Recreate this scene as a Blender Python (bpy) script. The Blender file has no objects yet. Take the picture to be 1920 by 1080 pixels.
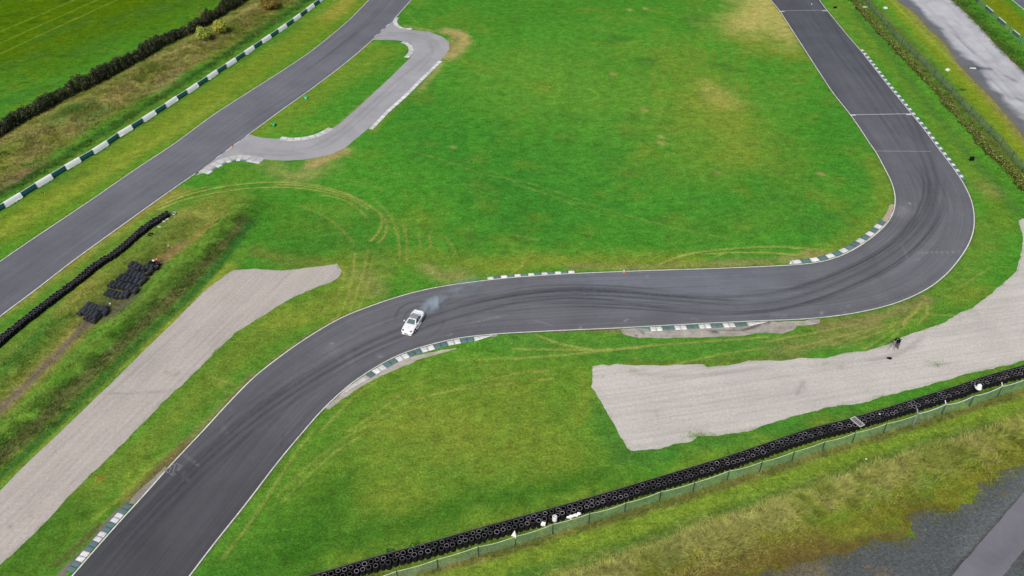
import bpy, bmesh, math, random
import numpy as np
from math import radians, sin, cos, pi
from mathutils import Vector, Matrix
from mathutils.geometry import delaunay_2d_cdt

random.seed(7)
RNG = np.random.default_rng(11)
scene = bpy.context.scene
COL = scene.collection

# ------------------------------------------------------------------ camera model
FPX, CAMH, PITCH = 1620.0, 73.0, radians(36.5)
ALB = 0.97      # natural surfaces

def ray(px, py):
    u = (px - 960.0) / FPX
    v = (py - 540.0) / FPX
    return u, cos(PITCH) - v * sin(PITCH), -sin(PITCH) - v * cos(PITCH)

def g(px, py, z=0.0):
    """world point at height z seen at a photograph position"""
    dx, dy, dz = ray(px, py)
    t = (z - CAMH) / dz
    return (dx * t, dy * t, z)

def g2(p, z=0.0):
    a = g(p[0], p[1], z)
    return (a[0], a[1])

def W(pts, z=0.0):
    return np.array([g2(p, z) for p in pts])

# ------------------------------------------------------------------ noise
def vnoise(x, y, seed=0):
    """smooth value noise 0..1"""
    xi = np.floor(x).astype(np.int64); yi = np.floor(y).astype(np.int64)
    fx = x - xi; fy = y - yi
    fx = fx * fx * (3 - 2 * fx); fy = fy * fy * (3 - 2 * fy)
    def h(a, b):
        n = (a * 374761393 + b * 668265263 + seed * 1442695041) & 0x7fffffff
        n = ((n ^ (n >> 13)) * 1274126177) & 0x7fffffff
        n = (n ^ (n >> 16)) & 0xffffff
        return n / float(0xffffff)
    a = h(xi, yi); b = h(xi + 1, yi); c = h(xi, yi + 1); d = h(xi + 1, yi + 1)
    return (a * (1 - fx) + b * fx) * (1 - fy) + (c * (1 - fx) + d * fx) * fy

def fbm(x, y, scale, oct=4, seed=0):
    s = 0.0; amp = 0.5; tot = 0
    f = 1.0 / scale
    for o in range(oct):
        s = s + amp * vnoise(x * f, y * f, seed + o * 17)
        tot += amp; amp *= 0.5; f *= 2.03
    return s / tot

# ------------------------------------------------------------------ curves
def densify(P, step):
    P = np.asarray(P, float)
    seg = np.hypot(*(P[1:] - P[:-1]).T)
    s = np.concatenate([[0], np.cumsum(seg)])
    n = max(2, int(s[-1] / step) + 1)
    t = np.linspace(0, s[-1], n)
    return np.stack([np.interp(t, s, P[:, 0]), np.interp(t, s, P[:, 1])], 1)

def smooth(P, step=0.5, sigma=2.0, closed=False):
    D = densify(P, step)
    k = int(3 * sigma / step)
    w = np.exp(-0.5 * (np.arange(-k, k + 1) * step / sigma) ** 2); w /= w.sum()
    if closed:
        E = np.concatenate([D[-k - 1:-1], D, D[1:k + 1]])
    else:
        a = 2 * D[0] - D[1:k + 1][::-1]; b = 2 * D[-1] - D[-k - 1:-1][::-1]
        E = np.concatenate([a, D, b])
    return np.stack([np.convolve(E[:, 0], w, 'valid'), np.convolve(E[:, 1], w, 'valid')], 1)

def arclen(P):
    return np.concatenate([[0], np.cumsum(np.hypot(*(P[1:] - P[:-1]).T))])

def at_s(P, S, s):
    return np.stack([np.interp(s, S, P[:, 0]), np.interp(s, S, P[:, 1])], -1)

def normals(P):
    d = np.gradient(P, axis=0)
    d /= np.maximum(np.hypot(d[:, 0], d[:, 1])[:, None], 1e-9)
    return np.stack([-d[:, 1], d[:, 0]], 1)          # left of travel

def dist_poly(x, y, P):
    d = np.full(x.shape, 1e9)
    for i in range(len(P) - 1):
        ax, ay = P[i]; bx, by = P[i + 1]
        vx, vy = bx - ax, by - ay
        L = vx * vx + vy * vy + 1e-12
        t = np.clip(((x - ax) * vx + (y - ay) * vy) / L, 0, 1)
        d = np.minimum(d, np.hypot(x - ax - t * vx, y - ay - t * vy))
    return d

# ------------------------------------------------------------------ terrain
BERMS = [  # photograph positions of the crest, half width, height
    ([(462, 398), (420, 440), (370, 492), (300, 562), (200, 655), (100, 748), (0, 838), (-120, 950)], 2.6, 1.25),
    ([(335, 425), (270, 480), (215, 520), (130, 590), (60, 650), (0, 705), (-110, 800)], 1.9, 0.55),
    ([(-120, 352), (0, 290), (150, 205), (300, 122), (450, 42), (560, -22), (700, -90)], 3.2, 1.0),
    ([(900, 1180), (1060, 1105), (1200, 1045), (1300, 1008), (1440, 962), (1600, 902), (1750, 850), (1900, 808), (2100, 750)], 1.9, 0.45),
    ([(1540, -70), (1600, 0), (1660, 72), (1740, 157), (1830, 257), (1920, 355), (2050, 500)], 1.7, 0.35),
]
BERMS = [(W(p), w, h) for p, w, h in BERMS]
def berm_mask(x, y, k):
    P, w, h = BERMS[k]
    r = w * 3
    out = np.zeros(x.shape)
    m = (x > P[:, 0].min() - r) & (x < P[:, 0].max() + r) & (y > P[:, 1].min() - r) & (y < P[:, 1].max() + r)
    if m.any():
        out[m] = np.exp(-(dist_poly(x[m], y[m], P) / w) ** 2)
    return out
def height(x, y):
    x = np.atleast_1d(np.asarray(x, float)); y = np.atleast_1d(np.asarray(y, float))
    z = np.zeros(x.shape)
    for k, (P, w, h) in enumerate(BERMS):
        m = berm_mask(x, y, k)
        m = np.where(m < 0.02, 0, m - 0.02)
        z += h * m * (0.75 + 0.5 * fbm(x, y, 5.0, 2, 5 + k)) + m * 0.22 * (fbm(x, y, 1.1, 3, 9) - 0.5)
    return z
def gz(px, py, lift=0.0):
    """point on the terrain surface seen at a photograph position"""
    z = 0.0
    for _ in range(5):
        p = g(px, py, z + lift)
        z = float(height(p[0], p[1])[0])
    return Vector((p[0], p[1], z))

# ------------------------------------------------------------------ node helpers
def mat_new(name):
    m = bpy.data.materials.new(name); m.use_nodes = True
    nt = m.node_tree
    b = nt.nodes['Principled BSDF']
    return m, nt, b
class N:
    def __init__(s, nt): s.nt = nt
    def n(s, t, **k):
        o = s.nt.nodes.new(t)
        for a, v in k.items(): setattr(o, a, v)
        return o
    def l(s, a, b): s.nt.links.new(a, b)
    def noise(s, vec, scale, detail=4, rough=0.55, dist=0.0):
        o = s.n('ShaderNodeTexNoise'); o.inputs['Scale'].default_value = scale
        o.inputs['Detail'].default_value = detail; o.inputs['Roughness'].default_value = rough
        o.inputs['Distortion'].default_value = dist
        s.l(vec, o.inputs['Vector']); return o.outputs['Fac']
    def ramp(s, fac, a, b, ca=0.0, cb=1.0):
        o = s.n('ShaderNodeMapRange'); s.l(fac, o.inputs['Value'])
        o.inputs['From Min'].default_value = a; o.inputs['From Max'].default_value = b
        o.inputs['To Min'].default_value = ca; o.inputs['To Max'].default_value = cb
        return o.outputs['Result']
    def math(s, op, a, b=None, c=None):
        o = s.n('ShaderNodeMath', operation=op)
        for i, v in enumerate((a, b, c)):
            if v is None: continue
            if isinstance(v, (int, float)): o.inputs[i].default_value = v
            else: s.l(v, o.inputs[i])
        return o.outputs[0]
    def mix(s, fac, a, b, blend='MIX'):
        o = s.n('ShaderNodeMix', data_type='RGBA', blend_type=blend, clamp_factor=True)
        for i, v in ((0, fac), (6, a), (7, b)):
            if isinstance(v, (int, float)): o.inputs[i].default_value = v
            elif isinstance(v, tuple): o.inputs[i].default_value = (*v, 1) if len(v) == 3 else v
            else: s.l(v, o.inputs[i])
        return o.outputs[2]
    def scale(s, col, f):
        o = s.n('ShaderNodeVectorMath', operation='SCALE')
        s.l(col, o.inputs[0])
        if isinstance(f, (int, float)): o.inputs['Scale'].default_value = f
        else: s.l(f, o.inputs['Scale'])
        return o.outputs[0]
    def attr(s, name):
        return s.n('ShaderNodeAttribute', attribute_name=name)
    def geo(s): return s.n('ShaderNodeNewGeometry').outputs['Position']
    def mapping(s, vec, sc, rot=0.0):
        o = s.n('ShaderNodeMapping'); s.l(vec, o.inputs['Vector'])
        o.inputs['Scale'].default_value = sc; o.inputs['Rotation'].default_value = (0, 0, rot)
        return o.outputs[0]
    def bump(s, h, strength, dist, b):
        o = s.n('ShaderNodeBump'); o.inputs['Strength'].default_value = strength
        o.inputs['Distance'].default_value = dist; s.l(h, o.inputs['Height'])
        s.l(o.outputs[0], b.inputs['Normal'])

def plain(name, col, rough=0.6, metal=0.0, var=0.25, nscale=6.0, coat=0.0, bump=0.0, objrand=0.0, spec=0.5):
    m, nt, b = mat_new(name); k = N(nt); b.inputs['Specular IOR Level'].default_value = spec
    tc = k.n('ShaderNodeTexCoord').outputs['Object']
    nz = k.noise(tc, nscale, 5)
    f = k.ramp(nz, 0.25, 0.75, 1 - var, 1 + var)
    if objrand:
        r = k.n('ShaderNodeObjectInfo').outputs['Random']
        r = k.math('POWER', r, 1.8)
        f = k.math('MULTIPLY', f, k.ramp(r, 0, 1, 1 - objrand * 0.5, 1 + objrand * 2.5))
    c = k.n('ShaderNodeRGB'); c.outputs[0].default_value = (*col, 1)
    k.l(k.scale(c.outputs[0], f), b.inputs['Base Color'])
    b.inputs['Roughness'].default_value = rough; b.inputs['Metallic'].default_value = metal
    if coat: b.inputs['Coat Weight'].default_value = coat
    if bump: k.bump(nz, bump, 0.02, b)
    return m

# ------------------------------------------------------------------ ground material
def ground_material():
    m, nt, b = mat_new('turf'); k = N(nt)
    pos = k.geo(); a = k.attr('Col').outputs['Color']; r = k.attr('Rough').outputs['Fac']
    n1 = k.noise(pos, 7.0, 4, 0.75); n2 = k.noise(pos, 3.0, 5, 0.72, 0.2); n3 = k.noise(pos, 0.45, 5, 0.6, 0.6)
    n4 = k.noise(k.mapping(pos, (0.75, 1.0, 1), radians(-14)), 1.0, 6, 0.72, 0.4)
    f = k.math('MULTIPLY', k.ramp(n1, 0.28, 0.72, 0.45, 1.55), k.ramp(n2, 0.3, 0.7, 0.60, 1.40))
    f = k.math('MULTIPLY', f, k.ramp(n4, 0.3, 0.7, 0.72, 1.28))
    f = k.math('MULTIPLY', f, k.ramp(n3, 0.3, 0.7, 0.84, 1.16))
    rr = k.ramp(k.noise(pos, 1.6, 5, 0.7), 0.33, 0.68, 0.45, 1.4)
    f = k.math('MULTIPLY', f, k.math('ADD', k.math('MULTIPLY', r, rr), k.math('SUBTRACT', 1.0, r)))
    yel = k.ramp(k.noise(pos, 0.8, 5, 0.7, 0.5), 0.50, 0.80, 0.0, 0.34)
    c = k.mix(yel, a, k.mix(1.0, a, (1.9, 1.12, 0.95), 'MULTIPLY'))
    blu = k.ramp(k.noise(pos, 0.33, 4, 0.6, 0.8), 0.52, 0.75, 0.0, 0.42)
    c = k.mix(blu, c, k.mix(1.0, c, (0.55, 0.82, 0.8), 'MULTIPLY'))
    sp = k.ramp(k.noise(pos, 5.0, 2, 0.5), 0.74, 0.82, 0, 0.35)
    c = k.mix(sp, c, k.mix(1.0, c, (1.9, 1.35, 1.4), 'MULTIPLY'))
    c = k.mix(1.0, c, (1.10, 1.03, 1.08), 'MULTIPLY')
    k.l(k.scale(c, k.math('MULTIPLY', f, ALB)), b.inputs['Base Color'])
    b.inputs['Roughness'].default_value = 1.0
    b.inputs['Specular IOR Level'].default_value = 0.0
    k.bump(k.math('ADD', n2, k.math('MULTIPLY', n1, 0.5)), 0.3, 0.10, b)
    return m

def road_material(name, streak=True):
    m, nt, b = mat_new(name); k = N(nt)
    pos = k.geo()
    col = k.attr('Col').outputs['Color']; mk = k.attr('Marks')   # marks: r rubber, g pale wear
    sep = k.n('ShaderNodeSeparateColor'); k.l(mk.outputs['Color'], sep.inputs[0])
    n1 = k.noise(pos, 14.0, 3, 0.7); n2 = k.noise(pos, 1.3, 5, 0.6); n3 = k.noise(pos, 0.16, 4, 0.6, 0.5)
    f = k.math('MULTIPLY', k.ramp(n1, 0.2, 0.8, 0.88, 1.12), k.ramp(n2, 0.25, 0.75, 0.94, 1.06))
    f = k.math('MULTIPLY', f, k.ramp(n3, 0.25, 0.75, 0.86, 1.14))
    if streak:
        uv = k.n('ShaderNodeUVMap').outputs[0]
        s1 = k.noise(k.mapping(uv, (0.05, 3.4, 1)), 1.0, 4, 0.7)
        s2 = k.noise(k.mapping(uv, (0.02, 0.7, 1)), 1.0, 3, 0.6)
        s3 = k.noise(k.mapping(uv, (0.12, 5.5, 1)), 1.0, 2, 0.5)
        f = k.math('MULTIPLY', f, k.ramp(s1, 0.32, 0.68, 0.84, 1.13))
        f = k.math('MULTIPLY', f, k.ramp(s2, 0.3, 0.7, 0.9, 1.1))
        pl = k.ramp(s3, 0.66, 0.8, 0.0, 0.14)
    else:
        pl = k.ramp(n2, 0.7, 0.85, 0, 0.1)
    c = k.scale(col, k.math('MULTIPLY', f, ALB))
    rub = k.math('MULTIPLY', sep.outputs[0], k.ramp(k.noise(pos, 2.0, 4, 0.7), 0.25, 0.65, 0.45, 0.88))
    c = k.mix(rub, c, (0.020, 0.020, 0.024))
    wear = k.math('MULTIPLY', sep.outputs[1], k.ramp(k.noise(pos, 3.0, 4, 0.8), 0.38, 0.6, 0.0, 1.0))
    c = k.mix(k.math('ADD', wear, pl), c, (0.42, 0.41, 0.4))
    k.l(c, b.inputs['Base Color'])
    b.inputs['Roughness'].default_value = 0.78
    b.inputs['Specular IOR Level'].default_value = 0.4
    k.bump(n1, 0.25, 0.01, b)
    return m

def gravel_material(name, speck=0.3, furrow=0.1):
    m, nt, b = mat_new(name); k = N(nt)
    pos = k.geo(); col = k.attr('Col').outputs['Color']; uv = k.n('ShaderNodeUVMap').outputs[0]
    n1 = k.noise(pos, 7.0, 4, 0.8); n2 = k.noise(pos, 1.2, 5, 0.65); n3 = k.noise(pos, 0.2, 3)
    fu = k.noise(k.mapping(uv, (0.06, 1.6, 1)), 1.0, 3, 0.6, 0.3)
    f = k.math('MULTIPLY', k.ramp(n1, 0.25, 0.75, 1 - speck, 1 + speck), k.ramp(k.noise(pos, 2.6, 5, 0.75), 0.28, 0.72, 1 - speck * 0.75, 1 + speck * 0.6))
    f = k.math('MULTIPLY', f, k.ramp(n3, 0.25, 0.75, 0.93, 1.07))
    f = k.math('MULTIPLY', f, k.ramp(fu, 0.3, 0.6, 1 - furrow, 1 + furrow * 0.6))
    st = k.ramp(k.noise(pos, 4.3, 2, 0.5), 0.24, 0.30, 0.55, 1.0)
    f = k.math('MULTIPLY', f, st)
    k.l(k.scale(col, k.math('MULTIPLY', f, ALB)), b.inputs['Base Color'])
    b.inputs['Roughness'].default_value = 0.95
    k.bump(k.math('ADD', n1, fu), 0.5, 0.04, b)
    return m

def painted_material(name, dirt=0.35, nscale=3.0):
    m, nt, b = mat_new(name); k = N(nt)
    pos = k.geo(); col = k.attr('Col').outputs['Color']
    n1 = k.noise(pos, nscale, 6, 0.7); n2 = k.noise(pos, 14.0, 3)
    c = k.mix(k.ramp(n1, 0.42, 0.72, 0.0, dirt), col, (0.16, 0.15, 0.13))
    f = k.ramp(n2, 0.25, 0.75, 0.88, 1.1)
    k.l(k.scale(c, f), b.inputs['Base Color'])
    b.inputs['Roughness'].default_value = 0.6
    return m

def leaf_material(name, trans=0.25, up=0.0, gain=1.0):
    m, nt, b = mat_new(name); k = N(nt)
    col = k.attr('Col').outputs['Color']; pos = k.geo()
    f = k.ramp(k.noise(pos, 1.1, 4, 0.6), 0.25, 0.75, 0.7, 1.3)
    c = k.scale(col, k.math('MULTIPLY', f, gain))
    k.l(c, b.inputs['Base Color'])
    b.inputs['Roughness'].default_value = 0.85
    b.inputs['Specular IOR Level'].default_value = 0.15
    tr = k.n('ShaderNodeBsdfTranslucent'); k.l(c, tr.inputs['Color'])
    mx = k.n('ShaderNodeMixShader'); mx.inputs[0].default_value = trans
    if up:
        gn = k.n('ShaderNodeNewGeometry').outputs['Normal']
        vm = k.n('ShaderNodeVectorMath', operation='MULTIPLY_ADD'); k.l(gn, vm.inputs[0]); vm.inputs[1].default_value = (1 - up,) * 3; vm.inputs[2].default_value = (0, 0, up)
        vn = k.n('ShaderNodeVectorMath', operation='NORMALIZE'); k.l(vm.outputs[0], vn.inputs[0])
        k.l(vn.outputs[0], b.inputs['Normal']); k.l(vn.outputs[0], tr.inputs['Normal'])
    k.l(b.outputs[0], mx.inputs[1]); k.l(tr.outputs[0], mx.inputs[2])
    k.l(mx.outputs[0], nt.nodes['Material Output'].inputs['Surface'])
    return m

def net_material(name, col, alpha):
    m, nt, b = mat_new(name); k = N(nt)
    pos = k.geo()
    n = k.noise(pos, 0.9, 4, 0.6)
    tr = k.n('ShaderNodeBsdfTransparent')
    df = k.n('ShaderNodeBsdfDiffuse')
    c = k.n('ShaderNodeRGB'); c.outputs[0].default_value = (*col, 1)
    k.l(k.scale(c.outputs[0], k.ramp(n, 0.3, 0.7, 0.75, 1.25)), df.inputs['Color'])
    mx = k.n('ShaderNodeMixShader')
    k.l(k.ramp(k.noise(pos, 1.7, 5, 0.7), 0.3, 0.7, alpha * 0.75, min(1, alpha * 1.25)), mx.inputs[0])
    k.l(tr.outputs[0], mx.inputs[1]); k.l(df.outputs[0], mx.inputs[2])
    k.l(mx.outputs[0], nt.nodes['Material Output'].inputs['Surface'])
    return m

def glass_material(name, col):
    m, nt, b = mat_new(name)
    b.inputs['Base Color'].default_value = (*col, 1)
    b.inputs['Roughness'].default_value = 0.06
    b.inputs['Specular IOR Level'].default_value = 0.9
    b.inputs['Coat Weight'].default_value = 0.6
    return m

M = {}
M['turf'] = ground_material()
M['road'] = road_material('asphalt_racing')
M['road2'] = road_material('asphalt_old', False)
M['gravel'] = gravel_material('pea_gravel', 0.23, 0.10)
M['gravel2'] = gravel_material('dark_stone_chippings', 0.75, 0.05)
M['broken'] = gravel_material('broken_concrete', 0.3, 0.12)
M['kerb'] = painted_material('kerb_paint', 0.55)
M['line'] = painted_material('line_paint', 0.5, 1.5)
M['barrier'] = painted_material('barrier_paint', 0.12)
M['leaf'] = leaf_material('foliage', 0.3, 0.0, 1.25)
M['grass'] = leaf_material('grass_blades', 0.15, 0.9, 1.5)
M['rubber'] = plain('tyre_rubber', (0.008, 0.008, 0.009), 0.8, var=0.35, spec=0.15)
M['ring'] = plain('dusty_tyre_sidewall', (0.095, 0.09, 0.095), 0.75, var=0.3, objrand=0.75)
M['hole'] = plain('tyre_hollow', (0.002, 0.002, 0.002), 0.9, spec=0.0)
M['belt'] = plain('conveyor_belt', (0.008, 0.008, 0.009), 0.6)
M['beltedge'] = plain('conveyor_belt_edge', (0.25, 0.24, 0.2), 0.7)
M['steel'] = plain('galvanised_steel', (0.42, 0.44, 0.46), 0.45, 0.6, var=0.15)
M['post'] = plain('green_painted_post', (0.018, 0.04, 0.03), 0.6)
M['greypost'] = plain('weathered_grey_post', (0.05, 0.075, 0.075), 0.6)
M['wire_y'] = plain('pale_cord', (0.62, 0.72, 0.42), 0.6)
M['wire_w'] = plain('white_tube', (0.68, 0.70, 0.72), 0.5)
M['net'] = net_material('green_netting', (0.30, 0.50, 0.36), 0.24)
M['net_far'] = net_material('grey_green_netting', (0.20, 0.31, 0.20), 0.50)
M['white'] = plain('white_plastic', (0.78, 0.78, 0.76), 0.5, var=0.08)
M['black'] = plain('black_cloth', (0.006, 0.006, 0.008), 0.8, spec=0.1)
M['green'] = plain('green_plastic', (0.01, 0.30, 0.10), 0.5)
M['orange'] = plain('orange_plastic', (0.75, 0.14, 0.03), 0.5)
M['red'] = plain('red_plastic', (0.65, 0.03, 0.03), 0.5)
M['carpaint'] = plain('white_car_paint', (0.80, 0.80, 0.79), 0.28, var=0.02, coat=0.6)
M['roofpaint'] = plain('dull_silver_roof', (0.36, 0.37, 0.39), 0.3, 0.3, var=0.1, coat=0.5)
M['glass'] = glass_material('tinted_glass', (0.10, 0.14, 0.15))
M['darkglass'] = glass_material('dark_glass', (0.015, 0.017, 0.02))
M['lamp'] = glass_material('headlamp_lens', (0.10, 0.11, 0.12))
M['trim'] = plain('black_trim', (0.012, 0.012, 0.013), 0.5)
M['rim'] = plain('alloy_rim', (0.3, 0.3, 0.32), 0.35, 0.8, var=0.1)
M['bark'] = plain('pale_bark', (0.20, 0.13, 0.07), 0.9)
M['skin'] = plain('skin', (0.55, 0.33, 0.24), 0.6, var=0.05)
M['hair'] = plain('dark_hair', (0.02, 0.014, 0.01), 0.8)
M['trousers'] = plain('grey_trousers', (0.09, 0.07, 0.09), 0.85)
M['boot'] = plain('brown_boot', (0.10, 0.06, 0.045), 0.8)
M['teal'] = plain('teal_fabric', (0.04, 0.14, 0.15), 0.8)
M['concrete'] = plain('pale_concrete', (0.5, 0.49, 0.46), 0.8, var=0.15)
M['slate'] = plain('rusty_grate', (0.16, 0.15, 0.14), 0.7)

# ------------------------------------------------------------------ object helpers
def tag(o, label=None, cat=None, group=None, kind=None):
    if label: o['label'] = label
    if cat: o['category'] = cat
    if group: o['group'] = group
    if kind: o['kind'] = kind
    return o

def nmesh(name, V, F, mat, col=None, uv=None, marks=None, rough=None, smooth_=False, parent=None, mats=None, mi=None):
    me = bpy.data.meshes.new(name)
    V = np.asarray(V, np.float32); F = np.asarray(F, np.int32)
    n, k = F.shape
    me.vertices.add(len(V)); me.vertices.foreach_set('co', V.ravel())
    me.loops.add(n * k); me.loops.foreach_set('vertex_index', F.ravel())
    me.polygons.add(n)
    me.polygons.foreach_set('loop_start', np.arange(0, n * k, k, dtype=np.int32))
    me.polygons.foreach_set('loop_total', np.full(n, k, np.int32))
    def cattr(nm, c):
        a = me.attributes.new(nm, 'FLOAT_COLOR', 'POINT')
        cc = np.ones((len(V), 4), np.float32); cc[:, :c.shape[1]] = c
        a.data.foreach_set('color', cc.ravel())
    if col is not None:
        cattr('Col', np.asarray(col))
    if marks is not None: cattr('Marks', np.asarray(marks))
    if rough is not None:
        a = me.attributes.new('Rough', 'FLOAT', 'POINT'); a.data.foreach_set('value', np.asarray(rough, np.float32))
    if uv is not None:
        u = me.uv_layers.new(name='UVMap')
        u.data.foreach_set('uv', np.asarray(uv, np.float32)[F.ravel()].ravel())
    me.update(calc_edges=True)
    for m_ in (mats or [mat]): me.materials.append(m_)
    if mi is not None: me.polygons.foreach_set('material_index', np.asarray(mi, np.int32))
    if smooth_: me.polygons.foreach_set('use_smooth', np.ones(n, bool))
    o = bpy.data.objects.new(name, me); COL.objects.link(o)
    if parent: o.parent = parent
    return o

class MB:
    def __init__(s): s.v = []; s.f = []; s.m = []; s.cur = 0
    def add(s, vs, fs):
        b = len(s.v); s.v += [tuple(v) for v in vs]
        for f in fs: s.f.append(tuple(b + i for i in f)); s.m.append(s.cur)
        return s
    def box(s, c, d, rz=0.0, taper=1.0, mat=None):
        hx, hy, hz = d[0] / 2, d[1] / 2, d[2] / 2
        vs = []
        for z, t in ((-hz, 1), (hz, taper)):
            for x, y in ((-hx, -hy), (hx, -hy), (hx, hy), (-hx, hy)):
                X, Y = x * t, y * t
                vs.append(Vector((X * cos(rz) - Y * sin(rz) + c[0], X * sin(rz) + Y * cos(rz) + c[1], z + c[2])))
        if mat is not None: vs = [mat @ v for v in vs]
        return s.add(vs, [(3, 2, 1, 0), (4, 5, 6, 7), (0, 1, 5, 4), (1, 2, 6, 5), (2, 3, 7, 6), (3, 0, 4, 7)])
    def tube(s, pts, r, n=6, r2=None, caps=True):
        pts = [Vector(p) for p in pts]; k = len(pts); ring = []
        for i, p in enumerate(pts):
            d = (pts[min(i + 1, k - 1)] - pts[max(i - 1, 0)]).normalized()
            up = Vector((0, 0, 1)) if abs(d.z) < 0.9 else Vector((1, 0, 0))
            a = d.cross(up).normalized(); b = d.cross(a).normalized()
            rr = r if r2 is None else r + (r2 - r) * i / max(1, k - 1)
            ring.append([p + (a * cos(2 * pi * j / n) + b * sin(2 * pi * j / n)) * rr for j in range(n)])
        vs = [v for q in ring for v in q]; fs = []
        for i in range(k - 1):
            for j in range(n):
                fs.append((i * n + j, i * n + (j + 1) % n, (i + 1) * n + (j + 1) % n, (i + 1) * n + j))
        if caps:
            fs.append(tuple(range(n - 1, -1, -1))); fs.append(tuple((k - 1) * n + j for j in range(n)))
        return s.add(vs, fs)
    def lathe(s, prof, n=16, c=(0, 0, 0), mat=None, close=False):
        vs = []
        for r, z in prof:
            for j in range(n):
                v = Vector((r * cos(2 * pi * j / n), r * sin(2 * pi * j / n), z))
                if mat is not None: v = mat @ v
                vs.append(v + Vector(c))
        fs = []; k = len(prof)
        for i in range(k - 1 + (1 if close else 0)):
            for j in range(n):
                a = i * n; b = ((i + 1) % k) * n
                fs.append((a + j, a + (j + 1) % n, b + (j + 1) % n, b + j))
        return s.add(vs, fs)
    def build(s, name, mats, parent=None, smooth_=False, bevel=0.0):
        me = bpy.data.meshes.new(name); me.from_pydata(s.v, [], s.f)
        mats = mats if isinstance(mats, (list, tuple)) else [mats]
        for m_ in mats: me.materials.append(m_)
        me.polygons.foreach_set('material_index', s.m)
        if smooth_: me.polygons.foreach_set('use_smooth', np.ones(len(s.f), bool))
        me.update()
        o = bpy.data.objects.new(name, me); COL.objects.link(o)
        if parent: o.parent = parent
        if bevel:
            b = o.modifiers.new('bevel', 'BEVEL'); b.width = bevel; b.segments = 2; b.limit_method = 'ANGLE'
        return o

def empty(name, loc, rz=0.0):
    o = bpy.data.objects.new(name, None); COL.objects.link(o)
    o.location = loc; o.rotation_euler = (0, 0, rz); o.empty_display_size = 0.3
    return o

def copy_tree(o):
    c = o.copy(); COL.objects.link(c)
    for ch in list(o.children):
        d = ch.copy(); COL.objects.link(d); d.parent = c
    return c

# ------------------------------------------------------------------ key curves (photograph positions)
EDGE_A = [(1400,-70),(1445,0),(1462.5,21),(1490,64),(1526,120),(1560,172.5),(1595,216),(1615,245),(1631,270),(1642.5,285),(1657.5,314),(1670,337.5),(1677.5,360),(1679,380),(1675,400),(1665,417.5),(1650,432.5),(1632.5,447.5),(1605,466),(1577.5,480),(1547.5,490),(1515,495),(1486,497),(1440,499.5),(1335,503.8),(1210,507.5),(1080,512.5),(960,520),(917.5,525),(855,532.5),(810,540),(772.5,548.8),(730,561),(692.5,575),(650,590),(620,606),(592.5,622.5),(565,640),(537.5,659),(510,680),(480,702.5),(450,732.5),(412.5,772.5),(379,810),(345,845),(310,882.5),(280,917.5),(250,950),(220,982.5),(175,1034),(135,1080),(60,1168)]
EDGE_B = [(1490,-70),(1536,0),(1551,20),(1590,67.5),(1615,96),(1640,128),(1665,160),(1690,190),(1712.5,217.5),(1735,245),(1753,270),(1772.5,295),(1795,325),(1807.5,345),(1820,370),(1826,392.5),(1827.5,417.5),(1825,437.5),(1815,462.5),(1800,485),(1777.5,512.5),(1747.5,537.5),(1715,555),(1677.5,570),(1640,580),(1590,590),(1540,596),(1490,600),(1440,601),(1335,606),(1235,611),(1160,615.5),(1060,619.5),(960,624.5),(930,626),(855,634),(812.5,645),(775,655),(742.5,667.5),(710,685),(680,704),(655,721),(635,740),(615,757.5),(592.5,781),(569,810),(542.5,840),(512.5,877.5),(480,921),(450,960),(405,1015),(356,1080),(290,1168)]
ANCH_AB = [(1400,-70,1490,-70),(1462,21,1551,20),(1595,216,1710,215),(1650,300,1780,305),(1679,380,1827,400),(1655,428,1805,478),(1605,466,1700,562),(1515,495,1540,596),(1440,499.5,1440,601),(1210,507.5,1235,611),(960,520,975,624),(810,540,850,635),(730,561,790,651),(650,590,722,678),(565,640,655,721),(480,702.5,590,784),(412.5,772.5,530,856),(310,882.5,438,975),(220,982.5,356,1080),(135,1080,290,1168),]
EDGE_C = [(-140,600),(-60,534),(0,490),(62.5,447.5),(125,406),(187.5,364),(250,320),(327,270),(400,215),(480,164),(530,132.5),(580,99),(620,67.5),(655,37.5),(690,2),(725,-40),(760,-90)]
EDGE_D = [(-140,712),(-60,643),(0,592.5),(72.5,540),(125,497.5),(187.5,452.5),(250,407.5),(312.5,362.5),(367.5,325),(405,297),(442.5,269),(480,242),(530,205),(580,170),(630,132.5),(667.5,102.5),(702,72),(735,41),(757.5,15),(773,-2),(806,-40),(850,-90)]
ANCH_CD = [(-140,600,-140,712),(0,490,20,577),(187.5,364,225,425),(400,215,450,264),(580,99,630,132.5),(690,2,757,15),(760,-90,850,-90)]

CA = smooth(W(EDGE_A), 0.4, 1.6); CB = smooth(W(EDGE_B), 0.4, 1.6)
CC = smooth(W(EDGE_C), 0.5, 2.5); CD = smooth(W(EDGE_D), 0.5, 2.5)

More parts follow.
